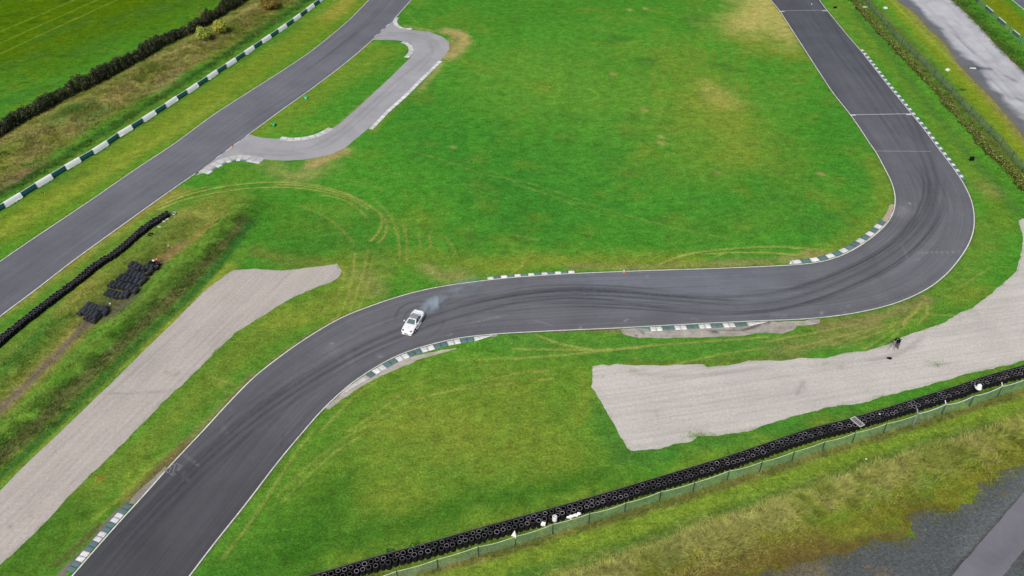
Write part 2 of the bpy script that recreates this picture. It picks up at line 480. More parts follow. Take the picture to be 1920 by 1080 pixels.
def paired(C1, C2, anch, step, nacross):
    S1, S2 = arclen(C1), arclen(C2)
    s1 = []; s2 = []
    for a in anch:
        p = W([(a[0], a[1])])[0]; q = W([(a[2], a[3])])[0]
        s1.append(S1[np.argmin(np.hypot(*(C1 - p).T))]); s2.append(S2[np.argmin(np.hypot(*(C2 - q).T))])
    s1 = np.maximum.accumulate(s1); s2 = np.maximum.accumulate(s2)
    s1[0] = 0; s2[0] = 0; s1[-1] = S1[-1]; s2[-1] = S2[-1]
    t = np.linspace(s1[0], s1[-1], int(s1[-1] / step))
    # smooth correspondence
    tt = np.interp(t, s1, s2)
    kk = int(6 / step); ker = np.ones(2 * kk + 1) / (2 * kk + 1)
    tp = np.concatenate([2 * tt[0] - tt[1:kk + 1][::-1], tt, 2 * tt[-1] - tt[-kk - 1:-1][::-1]])
    tt = np.convolve(tp, ker, 'valid')
    P = at_s(C1, S1, t); Q = at_s(C2, S2, tt)
    v = np.linspace(0, 1, nacross + 1)
    G = P[:, None, :] * (1 - v)[None, :, None] + Q[:, None, :] * v[None, :, None]
    return t, v, G

def strip_faces(n, m):
    i = np.arange(n - 1)[:, None] * m; j = np.arange(m - 1)[None, :]
    a = (i + j).ravel()
    return np.stack([a, a + 1, a + 1 + m, a + m], 1)

def paint_marks(x, y, arr, items):
    """items: (polyline px, width m, strength)"""
    for pts, w, s in items:
        P = smooth(W(pts), 0.8, 1.2) if len(pts) > 2 else W(pts)
        r = 3 * w
        m = (x > P[:, 0].min() - r) & (x < P[:, 0].max() + r) & (y > P[:, 1].min() - r) & (y < P[:, 1].max() + r)
        if not m.any(): continue
        S = arclen(P)
        d = np.full(m.sum(), 1e9); tt = np.zeros(m.sum())
        xx, yy = x[m], y[m]
        for i in range(len(P) - 1):
            ax, ay = P[i]; vx, vy = P[i + 1] - P[i]; L = vx * vx + vy * vy + 1e-12
            t = np.clip(((xx - ax) * vx + (yy - ay) * vy) / L, 0, 1)
            dd = np.hypot(xx - ax - t * vx, yy - ay - t * vy)
            b = dd < d; d[b] = dd[b]; tt[b] = (S[i] + t * (S[i + 1] - S[i]))[b]
        fade = np.clip(np.minimum(tt, S[-1] - tt) / max(0.15 * S[-1], 1e-3), 0.15, 1)
        arr[m] = 1 - (1 - arr[m]) * (1 - np.clip(s * fade * np.exp(-(d / w) ** 2), 0, 1))

def offs(pts, dx, dy): return [(p[0] + dx, p[1] + dy) for p in pts]

# ------------------------------------------------------------------ main track surface
LINE1 = [(1700,190),(1726,255),(1744,295),(1757,333),(1757,362),(1744,399),(1722,433),(1693,462),(1655,488),(1615,510),(1559,536),(1504,555),(1448,568),(1374,573),(1300,572)]
LINE2 = [(1690,200),(1716,265),(1733,305),(1742,340),(1741,365),(1728,398),(1706,428),(1677,455),(1640,479),(1600,500),(1545,523),(1490,541),(1430,553),(1350,558),(1250,553),(1150,544),(1060,541),(980,547),(900,560),(830,580),(790,595)]
LINE3 = [(1765,300),(1772,335),(1770,370),(1757,408),(1735,442),(1708,470),(1668,500),(1620,527),(1560,553),(1500,573),(1440,585),(1360,590),(1280,586),(1200,572),(1120,560),(1040,556),(960,564),(890,578),(820,598)]
CARL1 = [(1300,558),(1203,551),(1109,543),(1039,544),(945,557),(875,572),(805,594),(744,620),(687,645),(641,668),(570,711),(500,757),(440,804),(380,857),(300,935),(210,1030),(150,1100)]
CARL2 = [(1250,575),(1150,563),(1060,558),(969,567),(875,590),(828,603),(760,628),(687,658),(594,707),(500,772),(440,818),(380,870),(320,930),(250,1005),(180,1090)]
rub_items = [(LINE1, 0.6, 0.32), (LINE1, 0.2, 0.35), (LINE2, 0.5, 0.28), (LINE2, 0.16, 0.35), (LINE3, 0.22, 0.38), (CARL1, 0.5, 0.3), (CARL1, 0.2, 0.5), (CARL2, 0.4, 0.25), (CARL2, 0.17, 0.5)]
rr_ = random.Random(3)
for k in range(9):
    dx = rr_.uniform(-16, 12); dy = rr_.uniform(-10, 10)
    a = rr_.choice([LINE1, LINE2, LINE3])[2:13]
    rub_items.append((offs(a, dx, dy * 0.6), rr_.uniform(0.09, 0.16), rr_.uniform(0.35, 0.65)))
for k in range(24):
    dy = rr_.uniform(-14, 28); x1 = rr_.randint(1180, 1440); x0 = rr_.randint(860, 1080)
    base = np.array(CARL1[:6])[::-1]
    xs = np.linspace(x0, x1, 9)
    full = [(790,598),(850,580),(920,563),(1000,551),(1080,547),(1180,552),(1280,560),(1380,568),(1460,566),(1520,555)]
    fx, fy = zip(*full)
    rub_items.append(([(x, np.interp(x, fx, fy) + dy + rr_.uniform(-0.6, 0.6)) for x in xs], rr_.uniform(0.08, 0.15), rr_.uniform(0.3, 0.7)))
for k in range(14):
    d = rr_.uniform(-26, 40)
    i0 = rr_.randint(6, 9); a = CARL1[i0:]
    rub_items.append(([(p[0] + d * 0.72, p[1] + d * 0.55) for p in a], rr_.uniform(0.09, 0.2), rr_.uniform(0.15, 0.4)))
for k in range(10):
    d = rr_.uniform(0, 75)
    a = [(1480,-30),(1500,20),(1545,90),(1600,165),(1650,240),(1680,290)]
    rub_items.append(([(p[0] + d + 8, p[1]) for p in a[rr_.randint(0, 2):]], rr_.uniform(0.15, 0.35), rr_.uniform(0.1, 0.28)))
rub_items += [([(741,602),(740,590),(746,578),(758,569),(775,565),(795,564),(812,568)], 0.13, 0.75),
              ([(756,600),(758,586),(768,576),(782,572),(800,573)], 0.12, 0.6),
              ([(706,612),(722,606),(742,598)], 0.15, 0.3), ([(790,640),(815,628),(832,610),(836,592)], 0.13, 0.28),
              ([(840,660),(870,640),(895,622),(905,600)], 0.12, 0.2),
              ([(830,575),(855,565),(900,552)], 0.2, 0.4),
              ([(535,870),(541,850),(540,830)], 0.12, 0.35), ([(525,845),(532,820),(535,805)], 0.1, 0.3),
              ([(240,1020),(300,960),(380,880),(430,830)], 0.9, 0.16), ([(160,1090),(260,980),(380,870)], 1.5, 0.14)]
wear_items = [([(770,645),(782,641),(795,640)], 0.16, 0.8), ([(808,637),(820,632),(826,630)], 0.14, 0.6), ([(840,630),(848,626)], 0.14, 0.6),
              ([(707,664),(716,672)], 0.3, 0.35), ([(880,607),(905,601),(930,595),(945,593)], 0.14, 0.45),
              ([(1163,612),(1168,604),(1178,595),(1186,591)], 0.13, 0.7), ([(1295,597),(1310,600)], 0.12, 0.4),
              ([(1080,592),(1092,600),(1098,609)], 0.16, 0.45), ([(1000,600),(1040,612)], 0.12, 0.3),
              ([(1590,572),(1600,583)], 0.14, 0.55), ([(1575,580),(1585,587)], 0.14, 0.5), ([(1540,592),(1541,583)], 0.2, 0.45), ([(1443,590),(1480,592)], 0.5, 0.22),
              ([(432,752),(436,762),(436,775),(432,785)], 0.14, 0.12), ([(405,778),(412,783),(423,790)], 0.13, 0.12),
              ([(340,851),(352,852),(364,858),(372,868),(376,880)], 0.12, 0.3), ([(328,868),(340,868),(350,876)], 0.1, 0.12),
              ([(1712,474),(1760,473),(1805,473)], 0.12, 0.55), ([(1700,490),(1704,486),(1690,457)], 0.1, 0.3), ([(1716,487),(1724,487)], 0.15, 0.6),
              ([(640,640),(610,672),(570,700),(520,735)], 1.4, 0.10), ([(1560,415),(1600,400)], 1, 0.0),
              ([(1695,385),(1690,400),(1685,410)], 1.3, 0.25), ([(1705,380),(1706,383)], 0.2, 0.9),
              ([(1215,515),(1213,520)], 0.1, 0.5), ([(618,644),(626,646)], 0.2, 0.5), ([(650,640),(660,700)], 0.4, 0.08), ([(870,937),(905,938)],0.3,0)]

t, v, G = paired(CA, CB, ANCH_AB, 0.35, 84)
n, m_ = G.shape[:2]
X, Y = G[..., 0].ravel(), G[..., 1].ravel()
tt = np.repeat(t, m_); vv = np.tile(v, n)
rub = np.zeros(n * m_); wear = np.zeros(n * m_)
paint_marks(X, Y, rub, rub_items); paint_marks(X, Y, wear, wear_items)
# smoke haze painted into the middle straight; ends darkened by rubber and painted vignette
L = fbm(X, Y, 18, 3, 3)
base = np.ones((n * m_, 3)) * np.array([0.122, 0.122, 0.131])
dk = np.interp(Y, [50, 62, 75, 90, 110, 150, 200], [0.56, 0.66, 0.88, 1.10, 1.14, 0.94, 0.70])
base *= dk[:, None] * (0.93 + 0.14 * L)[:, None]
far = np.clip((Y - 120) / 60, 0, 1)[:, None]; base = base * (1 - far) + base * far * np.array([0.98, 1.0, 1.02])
mid = np.exp(-(dist_poly(X, Y, W([(1120, 520), (1300, 535), (1420, 530)])) / 5.0) ** 2)
base += mid[:, None] * np.array([0.022, 0.030, 0.042])
edge = np.minimum(vv, 1 - vv) * 10.8
base *= (0.88 + 0.12 * np.clip(edge / 1.2, 0, 1))[:, None]
uv = np.stack([tt, vv * 10.8], 1)
z0 = 0.030
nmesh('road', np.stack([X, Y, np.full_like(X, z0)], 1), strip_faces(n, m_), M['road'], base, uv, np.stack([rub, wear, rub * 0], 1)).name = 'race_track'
bpy.data.objects['race_track']['kind'] = 'structure'

t2, v2, G2 = paired(CC, CD, ANCH_CD, 0.6, 36)
n, m_ = G2.shape[:2]
X, Y = G2[..., 0].ravel(), G2[..., 1].ravel()
tt = np.repeat(t2, m_); vv = np.tile(v2, n)
rub = np.zeros(n * m_); wear = np.zeros(n * m_)
rl = [(-60,590),(60,505),(200,410),(330,325),(450,240),(560,165),(640,105),(700,50),(760,-20)]
for k in range(16):
    d = rr_.uniform(-30, 34); a = rr_.randint(0, 4)
    paint_marks(X, Y, rub, [([(p[0] + d * 0.8, p[1] + d * 0.5) for p in rl[a:a + rr_.randint(4, 6)]], rr_.uniform(0.2, 0.5), rr_.uniform(0.07, 0.2))])
paint_marks(X, Y, rub, [([(590,120),(620,98),(655,72),(690,45)], 0.2, 0.4), ([(560,138),(600,115),(640,87),(672,60)], 0.2, 0.35), ([(575,110),(615,88),(650,60)],0.2,0.25)])
base = np.ones((n * m_, 3)) * np.array([0.150, 0.150, 0.167])
dk = np.interp(Y, [60, 95, 120, 160, 220], [0.72, 0.82, 0.95, 1.05, 0.9])
base *= dk[:, None] * (0.9 + 0.2 * fbm(X, Y, 14, 3, 8))[:, None]
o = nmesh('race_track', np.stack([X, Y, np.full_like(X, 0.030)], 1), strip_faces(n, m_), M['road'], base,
          np.stack([tt, vv * 11], 1), np.stack([rub, wear, rub * 0], 1))
o['kind'] = 'structure'

# ------------------------------------------------------------------ edge lines
def ribbon(name, P, w, z, col, mat, off=0.0, width_fn=None, parent=None, kind='structure'):
    Nn = normals(P)
    ww = np.full(len(P), w) if width_fn is None else width_fn(arclen(P))
    A = P + Nn * (off + ww / 2)[:, None] if np.ndim(off) else P + Nn * (off + ww[:, None] / 2)
    B = P + Nn * (off - ww[:, None] / 2)
    V = np.zeros((2 * len(P), 3)); V[0::2, :2] = A; V[1::2, :2] = B; V[:, 2] = z
    i = np.arange(len(P) - 1) * 2
    F = np.stack([i, i + 1, i + 3, i + 2], 1)
    c = np.ones((len(V), 3)) * np.array(col)
    vv_ = 0.82 + 0.3 * fbm(V[:, 0], V[:, 1], 3.0, 3, 21)
    o = nmesh(name, V, F, mat, c * vv_[:, None], parent=parent)
    if kind: o['kind'] = kind
    return o
def sub(C, p0, p1):
    a = np.argmin(np.hypot(*(C - W([p0])[0]).T)); b = np.argmin(np.hypot(*(C - W([p1])[0]).T))
    return C[min(a, b):max(a, b) + 1]
ribbon('edge_line', CA, 0.15, 0.036, (0.80, 0.80, 0.70), M['line'], 0.02)
ribbon('edge_line', CB, 0.15, 0.036, (0.74, 0.74, 0.69), M['line'], -0.02)
ribbon('edge_line', CC, 0.13, 0.036, (0.85, 0.86, 0.68), M['line'], 0.0)
ribbon('edge_line', sub(CD, (-140, 712), (367, 325)), 0.15, 0.036, (0.88, 0.88, 0.85), M['line'], 0.0)
ribbon('edge_line', sub(CD, (461, 255.5), (702, 72)), 0.15, 0.036, (0.86, 0.87, 0.8), M['line'], 0.0)
ribbon('edge_line', sub(CD, (741, 34), (850, -90)), 0.15, 0.036, (0.86, 0.87, 0.8), M['line'], 0.0)
for a, b in (((405, 297), (415, 290)), ((423, 284), (432, 277.5)), ((439, 272), (449, 265)), ((702, 70), (708, 64.5)), ((714, 59), (719, 54.5)), ((724, 50), (730, 45))):
    ribbon('dashed_line', densify(W([a, b]), 0.5), 0.2, 0.036, (0.75, 0.75, 0.74), M['line'])
# lines across the track
for a, b, w_, c_ in (((1463, 20.5), (1551, 19), 0.14, 0.55), ((1462, 22), (1471, 22), 0.45, 0.7), ((1542, 20.5), (1551, 20.5), 0.45, 0.7),
                     ((1596, 215.5), (1708, 213.5), 0.2, 0.6), ((1595, 216), (1604, 216), 0.5, 0.75), ((1699, 215), (1709, 215), 0.5, 0.6),
                     ((1643, 283.5), (1745, 284), 0.13, 0.42)):
    ribbon('start_line', densify(W([a, b]), 0.5), w_, 0.037 + 0.002 * (w_ > 0.3), (c_, c_, c_), M['line'])
# faded hatched box at the left edge
hb = empty('hatched_marking', (0, 0, 0)); hb['kind'] = 'structure'
for a, b in (((309, 883), (330, 869)), ((330, 869), (342, 874)), ((342, 874), (325, 892)), ((325, 892), (309, 883)),
             ((317, 888), (322, 872)), ((323, 890), (329, 871)), ((330, 888), (337, 872))):
    o = ribbon('stripe', densify(W([a, b]), 0.3), 0.13, 0.037, (0.20, 0.20, 0.20), M['line'], parent=hb, kind=None)

# ------------------------------------------------------------------ polygon sheets
def ragged(P, amp, step=0.45, seed=0):
    P = np.vstack([P, P[:1]])
    D = densify(P, step)[:-1]
    s = arclen(np.vstack([D, D[:1]]))[:-1]
    Nn = normals(np.vstack([D[-1:], D, D[:1]]))[1:-1]
    d = (fbm(s, s * 0, 1.1, 4, seed) - 0.5) * 2.6 * amp + (fbm(s, s * 0 + 7, 7.0, 2, seed) - 0.5) * 2 * amp
    return D + Nn * d[:, None]

def inpoly(x, y, P):
    ins = np.zeros(x.shape, bool); j = len(P) - 1
    for i in range(len(P)):
        xi, yi = P[i]; xj, yj = P[j]
        c = ((yi > y) != (yj > y))
        ins ^= c & (x < (xj - xi) * (y - yi) / (yj - yi + 1e-12) + xi)
        j = i
    return ins

def sheet(name, P, z, cell, mat, colfn, uvdir=None, marks=None, kind='structure', drop=0.0, zfn=None):
    x0, y0 = P.min(0); x1, y1 = P.max(0)
    gx, gy = np.meshgrid(np.arange(x0, x1, cell), np.arange(y0, y1, cell))
    gx = gx + (np.arange(gx.shape[0]) % 2)[:, None] * cell * 0.5
    gx, gy = gx.ravel(), gy.ravel()
    gx = gx + RNG.uniform(-0.1, 0.1, gx.shape) * cell; gy = gy + RNG.uniform(-0.1, 0.1, gy.shape) * cell
    ok = inpoly(gx, gy, P)
    gx, gy = gx[ok], gy[ok]
    d = dist_poly(gx, gy, np.vstack([P, P[:1]]))
    ok = d > cell * 0.45; gx, gy = gx[ok], gy[ok]
    pts = [Vector((a, b)) for a, b in P] + [Vector((a, b)) for a, b in zip(gx, gy)]
    nP = len(P)
    vs, es, fs, *_ = delaunay_2d_cdt(pts, [(i, (i + 1) % nP) for i in range(nP)], [], 1, 1e-5)
    V = np.array([(q[0], q[1], 0) for q in vs]); F = np.array([f for f in fs if len(f) == 3])
    a = V[F[:, 0]]; b = V[F[:, 1]]; c = V[F[:, 2]]
    cr = (b[:, 0] - a[:, 0]) * (c[:, 1] - a[:, 1]) - (b[:, 1] - a[:, 1]) * (c[:, 0] - a[:, 0])
    F[cr < 0] = F[cr < 0][:, ::-1]
    V[:, 2] = z if zfn is None else z + zfn(V[:, 0], V[:, 1])
    if uvdir is None: uvdir = (1, 0)
    u = V[:, 0] * uvdir[0] + V[:, 1] * uvdir[1]; w = -V[:, 0] * uvdir[1] + V[:, 1] * uvdir[0]
    col = colfn(V[:, 0], V[:, 1])
    mk = None
    if marks is not None:
        r_ = np.zeros(len(V)); w_ = np.zeros(len(V))
        paint_marks(V[:, 0], V[:, 1], r_, marks[0]); paint_marks(V[:, 0], V[:, 1], w_, marks[1])
        mk = np.stack([r_, w_, r_ * 0], 1)
    o = nmesh(name, V, F, mat, col, np.stack([u, w], 1), mk)
    if kind: o['kind'] = kind
    return o

def unit(a, b):
    d = np.array(g2(b)) - np.array(g2(a)); return tuple(d / np.hypot(*d))

G1 = [(630,495),(641,507),(637.5,517.5),(620,530),(592,540),(560,553),(525,572.5),(480,599.5),(440,625),(405,657.5),(375,690),(337.5,725),(300,760),(270,792),(250,811),(220,842.5),(170,890),(125,935),(95,970),(50,1015),(0,1060),(-90,1150),(-170,1080),(-60,965),(0,907),(50,860),(100,810),(175,740),(220,692.5),(250,662.5),(287.5,632.5),(315,602.5),(350,575),(392,539),(420,517.5),(440,506),(480,504),(530,507.5),(580,501)]
G2P = [(1110,687.5),(1125,684.5),(1160,683),(1210,686),(1247,685.5),(1272,684.5),(1320,682.5),(1325,688),(1360,686),(1405,677.5),(1440,676),(1465,676),(1502,671),(1545,672.5),(1580,662.5),(1627.5,657.5),(1665,647.5),(1690,636),(1715,625),(1765,607.5),(1797.5,590),(1822.5,577.5),(1845,560),(1868,545),(1890,525),(1905,510),(1917.5,465),(1915,432),(1910,413),(1960,395),(2080,400),(2080,625),(1920,676),(1877,687.5),(1815,700),(1765,715),(1715,727.5),(1665,740),(1615,755),(1565,761),(1515,776),(1477,786),(1440,796),(1400,808),(1345,817.5),(1310,819),(1297,829),(1260,835),(1235,842.5),(1185,846),(1175,840),(1160,815),(1140,777.5),(1122.5,747.5),(1107.5,725)]

def gravel_cols(ruts, c0):
    def fn(x, y):
        b = np.ones((len(x), 3)) * np.array(c0)
        b *= (0.94 + 0.12 * fbm(x, y, 8, 3, 4))[:, None]
        r = np.zeros(len(x)); paint_marks(x, y, r, ruts)
        return b * (1 - 0.34 * r[:, None]) 
    return fn
ruts1 = [([(180,737),(240,738),(300,735),(335,731)], 0.18, 0.6), ([(310,700),(316,697)], 0.4, 0.7), ([(333,698),(336,700)], 0.35, 0.7), ([(320,704),(334,702)],0.3,0.5),
         ([(15,985),(20,990)], 0.3, 0.8), ([(55,965),(60,968)], 0.3, 0.6), ([(100,880),(200,770),(300,690),(400,600)], 0.2, 0.25), ([(60,880),(160,780),(260,690),(420,550)], 0.22, 0.25),
         ([(220,745),(232,748)], 0.2, 0.5), ([(140,700),(380,640)],0.15,0.1)]
ruts2 = [([(1612,680),(1640,675),(1680,665),(1705,655),(1722,638),(1735,625)], 0.35, 0.75), ([(1500,710),(1510,703),(1518,695)], 0.3, 0.7),
         ([(1535,690),(1545,682),(1560,672)], 0.28, 0.5), ([(1572,692),(1583,685)], 0.28, 0.5), ([(1160,697),(1200,701),(1260,706),(1320,703),(1400,695),(1460,683)], 0.35, 0.45),
         ([(1163,698),(1185,695),(1205,692)], 0.3, 0.55), ([(1210,778),(1230,773),(1250,766)], 0.15, 0.5), ([(1127,705),(1130,707)], 0.3, 0.8),
         ([(1790,610),(1800,600),(1805,590)], 0.2, 0.4), ([(1820,585),(1826,575)], 0.25, 0.5), ([(1830,580),(1840,605)], 0.2, 0.3), ([(1480,690),(1500,680)], 0.3, 0.4),
         ([(1230,778),(1236,779)], 0.2, 0.7), ([(1752,685),(1762,687)], 0.3, 0.6)]
for k in range(12):
    yy = 715 + k * 8.5
    ruts2.append(([(1130 + k * 3, yy + 6), (1300, yy + 4), (1500, yy - 28 - k), (1750, yy - 100 - k * 3), (1950, yy - 190 - k * 3)], 0.13, rr_.uniform(0.08, 0.22)))
sheet('gravel_trap', ragged(W(G1), 0.12, 0.3, seed=3), 0.016, 0.33, M['gravel'], gravel_cols(ruts1, (0.455, 0.405, 0.358)), unit((100, 880), (400, 590)))
sheet('gravel_trap', ragged(W(G2P), 0.16, 0.3, seed=9), 0.016, 0.33, M['gravel'], gravel_cols(ruts2, (0.54, 0.50, 0.448)), unit((1200, 760), (1500, 715)))

# slip road around the grass island
SLIP = [(367,330),(385,322),(405,306),(425,299),(450,295),(470,297),(497.5,299),(530,301.5),(567.5,300),(592.5,296),(620,289),(645,279),(655,270),(680,250),(691,241),(722,210),(757,179),(790,146),(822.5,115),(832.5,107.5),(842.5,92.5),(842.5,80),(830,69),(805,60),(770,56),(752.5,53),(742,46),(736,36),(725,40),(690,72),(702,75),(742.5,75.5),(759,78),(770,81),(776,88),(776,98),(768,110),(765,112.5),(730,147.5),(700,175),(665,207.5),(640,230),(620,243),(604,253),(580,260),(542,261),(520,260.5),(495,259),(480,256),(465,251),(440,262),(405,290)]
slip_rub = [([(460,275),(520,285),(580,280),(640,245),(690,200),(740,155),(790,115),(812,95),(805,75),(770,67),(730,62)], 0.5, 0.2),
            ([(500,280),(560,287),(610,277),(660,240),(720,185),(770,140)], 0.22, 0.22), ([(710,62),(760,62),(800,68),(820,80),(822,95)], 0.6, 0.22),
            ([(706,68),(745,66)], 0.25, 0.4), ([(440,285),(490,290),(540,292),(590,286)], 0.3, 0.2), ([(805,85),(815,92),(805,112),(780,140)], 0.2, 0.2)]
def slipcol(x, y):
    b = np.ones((len(x), 3)) * np.array([0.35, 0.342, 0.345])
    return b * (0.9 + 0.2 * fbm(x, y, 7, 3, 14))[:, None]
sheet('access_road', ragged(W(SLIP), 0.07, seed=4), 0.022, 0.35, M['road2'], slipcol, marks=(slip_rub, [([(485,262),(492,258)], 0.2, 0.8), ([(513,286),(514,286)], 0.25, 1)]))

# service road top right : dark asphalt with a worn pale concrete lane
SERV = [(1640,-60),(1680,0),(1715,25),(1740,52),(1772,82),(1795,120),(1830,155),(1862,187),(1895,227),(1920,260),(1990,350),(2120,350),(1990,215),(1920,135),(1890,107),(1865,82),(1815,27),(1782,0),(1710,-60)]
PALE = W([(1668,-60),(1708,0),(1738,30),(1767,60),(1800,98),(1815,112),(1840,128),(1852,155),(1880,185),(1920,228),(2000,330),(2120,340),(1990,215),(1920,135),(1890,107),(1865,82),(1815,27),(1782,0),(1710,-60)])
def servcol(x, y):
    dark = np.array([0.135, 0.14, 0.155]); pale = np.array([0.46, 0.46, 0.468])
    d = dist_poly(x, y, np.vstack([PALE, PALE[:1]])); d = np.where(inpoly(x, y, PALE), d, -d)
    d = d + (fbm(x, y, 2.5, 4, 31) - 0.5) * 2.0
    f = np.clip(d / 1.5 + 0.35, 0, 1)[:, None]
    al = unit((1715, 0), (1920, 228)); uu = x * al[0] + y * al[1]; ww = -x * al[1] + y * al[0]
    stz = fbm(uu * 0.12, ww * 1.6, 1.0, 3, 71)[:, None]; f = np.clip(f * (0.72 + 0.5 * stz), 0, 1)
    r = np.zeros(len(x))
    paint_marks(x, y, r, [([(1788,62),(1810,85),(1835,108)], 0.22, 0.8), ([(1815,128),(1840,127),(1865,131)], 0.9, 0.9), ([(1880,140),(1910,155)], 0.5, 0.6), ([(1900,182),(1925,192)], 0.6, 0.6), ([(1760,30),(1840,110),(1900,170)], 0.3, 0.2), ([(1850,140),(1900,190)],0.3,0.4)])
    c = dark * (1 - f) + pale * f
    er = dist_poly(x, y, W([(1640,-60),(1680,0),(1715,25),(1740,52),(1772,82),(1795,120),(1830,155),(1862,187),(1895,227),(1920,260),(1990,350)]))
    ga = np.clip(1 - er / (0.9 + 1.4 * fbm(x, y, 3, 3, 5)), 0, 1)[:, None]; c = c * (1 - 0.75 * ga) + ga * 0.75 * np.array([0.15, 0.145, 0.08])
    c = c * (1 - 0.65 * r[:, None]) * (0.82 + 0.34 * fbm(x, y, 3.5, 4, 33))[:, None]
    return c
sheet('service_road', ragged(W(SERV), 0.18, seed=6), 0.02, 0.4, M['road2'], servcol, marks=([], []))
# corner of another track, top right
o = sheet('race_track', W([(1880,-40),(1900,0),(1925,22),(2010,95),(2080,60),(1960,-40)]), 0.02, 0.8, M['road2'], lambda x, y: np.ones((len(x), 3)) * np.array([0.13, 0.135, 0.16]), marks=([], []))
ribbon('edge_line', densify(W([(1865,-35),(1898,0),(1925,22),(2010,95)]), 0.6), 0.25, 0.026, (0.6, 0.66, 0.5), M['line'])

# bottom right: chippings and road
CHIP = [(1400,1100),(1440,1062),(1490,1056),(1535,1050),(1560,1040),(1600,1025),(1647,1007),(1690,1010),(1702,1000),(1695,972),(1710,955),(1735,950),(1785,952),(1815,935),(1830,905),(1865,890),(1897,877),(1920,862),(2000,810),(2100,900),(2100,1300),(1300,1300)]
def chipcol(x, y):
    b = np.ones((len(x), 3)) * np.array([0.084, 0.091, 0.090])
    r = np.zeros(len(x)); paint_marks(x, y, r, [([(1775,1080),(1840,1015),(1920,930),(2000,850)], 1.6, 0.8)])
    b = b * (1 + 0.55 * r[:, None])
    q = np.zeros(len(x)); paint_marks(x, y, q, [([(1440,1080),(1500,1065),(1560,1070)], 1.6, 0.9), ([(1625,1062),(1628,1066)], 0.5, 1.0), ([(1880,925),(1885,930)], 0.6, 1.0),([(1640,1080),(1680,1085)],1.0,.6)])
    b = b * (1 - q[:, None]) + q[:, None] * np.array([0.15, 0.12, 0.07])
    e = np.zeros(len(x)); paint_marks(x, y, e, [([(1770,1092),(1845,1012),(1925,920)], 0.22, 0.9)])
    b = b * (1 - e[:, None]) + e[:, None] * np.array([0.03, 0.035, 0.02])
    ed = dist_poly(x, y, W(CHIP[:20])); mo = np.clip(1 - ed / 1.6, 0, 1) * np.clip((fbm(x, y, 0.9, 4, 91) - 0.40) * 6, 0, 1)
    b = b * (1 - 0.8 * mo[:, None]) + 0.8 * mo[:, None] * np.array([0.10, 0.095, 0.025])
    return b * (0.8 + 0.4 * fbm(x, y, 3.0, 4, 41))[:, None]
sheet('stone_chippings', ragged(W(CHIP), 0.55, 0.25, seed=16), 0.014, 0.3, M['gravel2'], chipcol)
o = sheet('road', ragged(W([(1690,1180),(1785,1080),(1850,1004),(1920,922),(1990,840),(2060,880),(1990,952),(1920,1030),(1880,1080),(1795,1180)]), 0.06, seed=2), 0.022, 0.4, M['road2'], lambda x, y: np.ones((len(x), 3)) * np.array([0.175, 0.168, 0.185]) * (0.9 + 0.2 * fbm(x, y, 5, 3, 2))[:, None], marks=([([(1830,1100),(1900,1020),(1990,920)],0.8,0.15)], []))
# broken concrete and dirt strips behind kerbs
def bc(c, a=0.5, s=2.0):
    return lambda x, y: np.ones((len(x), 3)) * np.array(c) * (1 - a / 2 + a * fbm(x, y, s, 4, 51))[:, None]
sheet('concrete_strip', ragged(W([(1163,617.5),(1167,625),(1177,630),(1200,634),(1260,634.5),(1300,634),(1350,632.5),(1390,630),(1420,626),(1440,624.5),(1466,627),(1490,618),(1494,611),(1536,607),(1538,598.5),(1490,602),(1440,603),(1335,608),(1235,613)]), 0.12, 0.3, seed=8), 0.018, 0.28, M['broken'],
      lambda x, y: bc((0.37, 0.335, 0.285), 0.8, 0.8)(x, y) * (1 - 0.75 * (lambda q: (paint_marks(x, y, q, [([(1180,622),(1183,630),(1205,633)], 0.12, 0.9), ([(1300,621),(1390,619)], 0.10, 0.8), ([(1333,622),(1348,623)], 0.25, 1.0), ([(1385,621),(1400,618),(1415,614),(1430,606)], 0.25, 1.0), ([(1430,606),(1445,604)],0.2,1),([(1200,618),(1208,628)],0.1,.8)]), q)[1])(np.zeros(len(x)))[:, None]))
sheet('dirt_strip', ragged(W([(610,765),(632,744),(655,722),(690,705),(720,690),(760,673),(830,656),(856,651),(858,655),(830,662),(790,674),(755,688),(720,703),(690,718),(662,735),(640,750),(617,768)]), 0.15, 0.35, seed=5), 0.017, 0.3, M['broken'], bc((0.44, 0.395, 0.33), 0.7, 1.2))
sheet('concrete_strip', ragged(W([(925,626.5),(935,627.5),(930,632),(915,632),(905,635),(900,633)]), 0.1, 0.3, seed=5), 0.019, 0.3, M['broken'], bc((0.36, 0.33, 0.29)))
sheet('dirt_strip', ragged(W([(1676,384),(1674,400),(1664,417),(1655,428),(1640,440),(1600,468),(1565,483),(1562,479),(1595,462),(1625,446),(1648,424),(1652,415),(1664,395),(1668,384)]), 0.15, 0.35, seed=5), 0.017, 0.3, M['broken'], bc((0.44, 0.35, 0.26), 0.5, 2.5))
sheet('concrete_strip', ragged(W([(310,876),(314,880),(252,946),(240,944),(255,925),(262,917),(285,897)]), 0.10, 0.3, seed=12), 0.019, 0.25, M['broken'], bc((0.30, 0.27, 0.23)))
sheet('concrete_strip', ragged(W([(244,944),(240,941),(225,953),(205,970),(185,993),(160,1022),(135,1045),(105,1078),(70,1120),(80,1128),(118,1085),(150,1048),(175,1018)]), 0.15, 0.3, seed=13), 0.0185, 0.25, M['broken'], bc((0.17, 0.145, 0.11), 0.9))

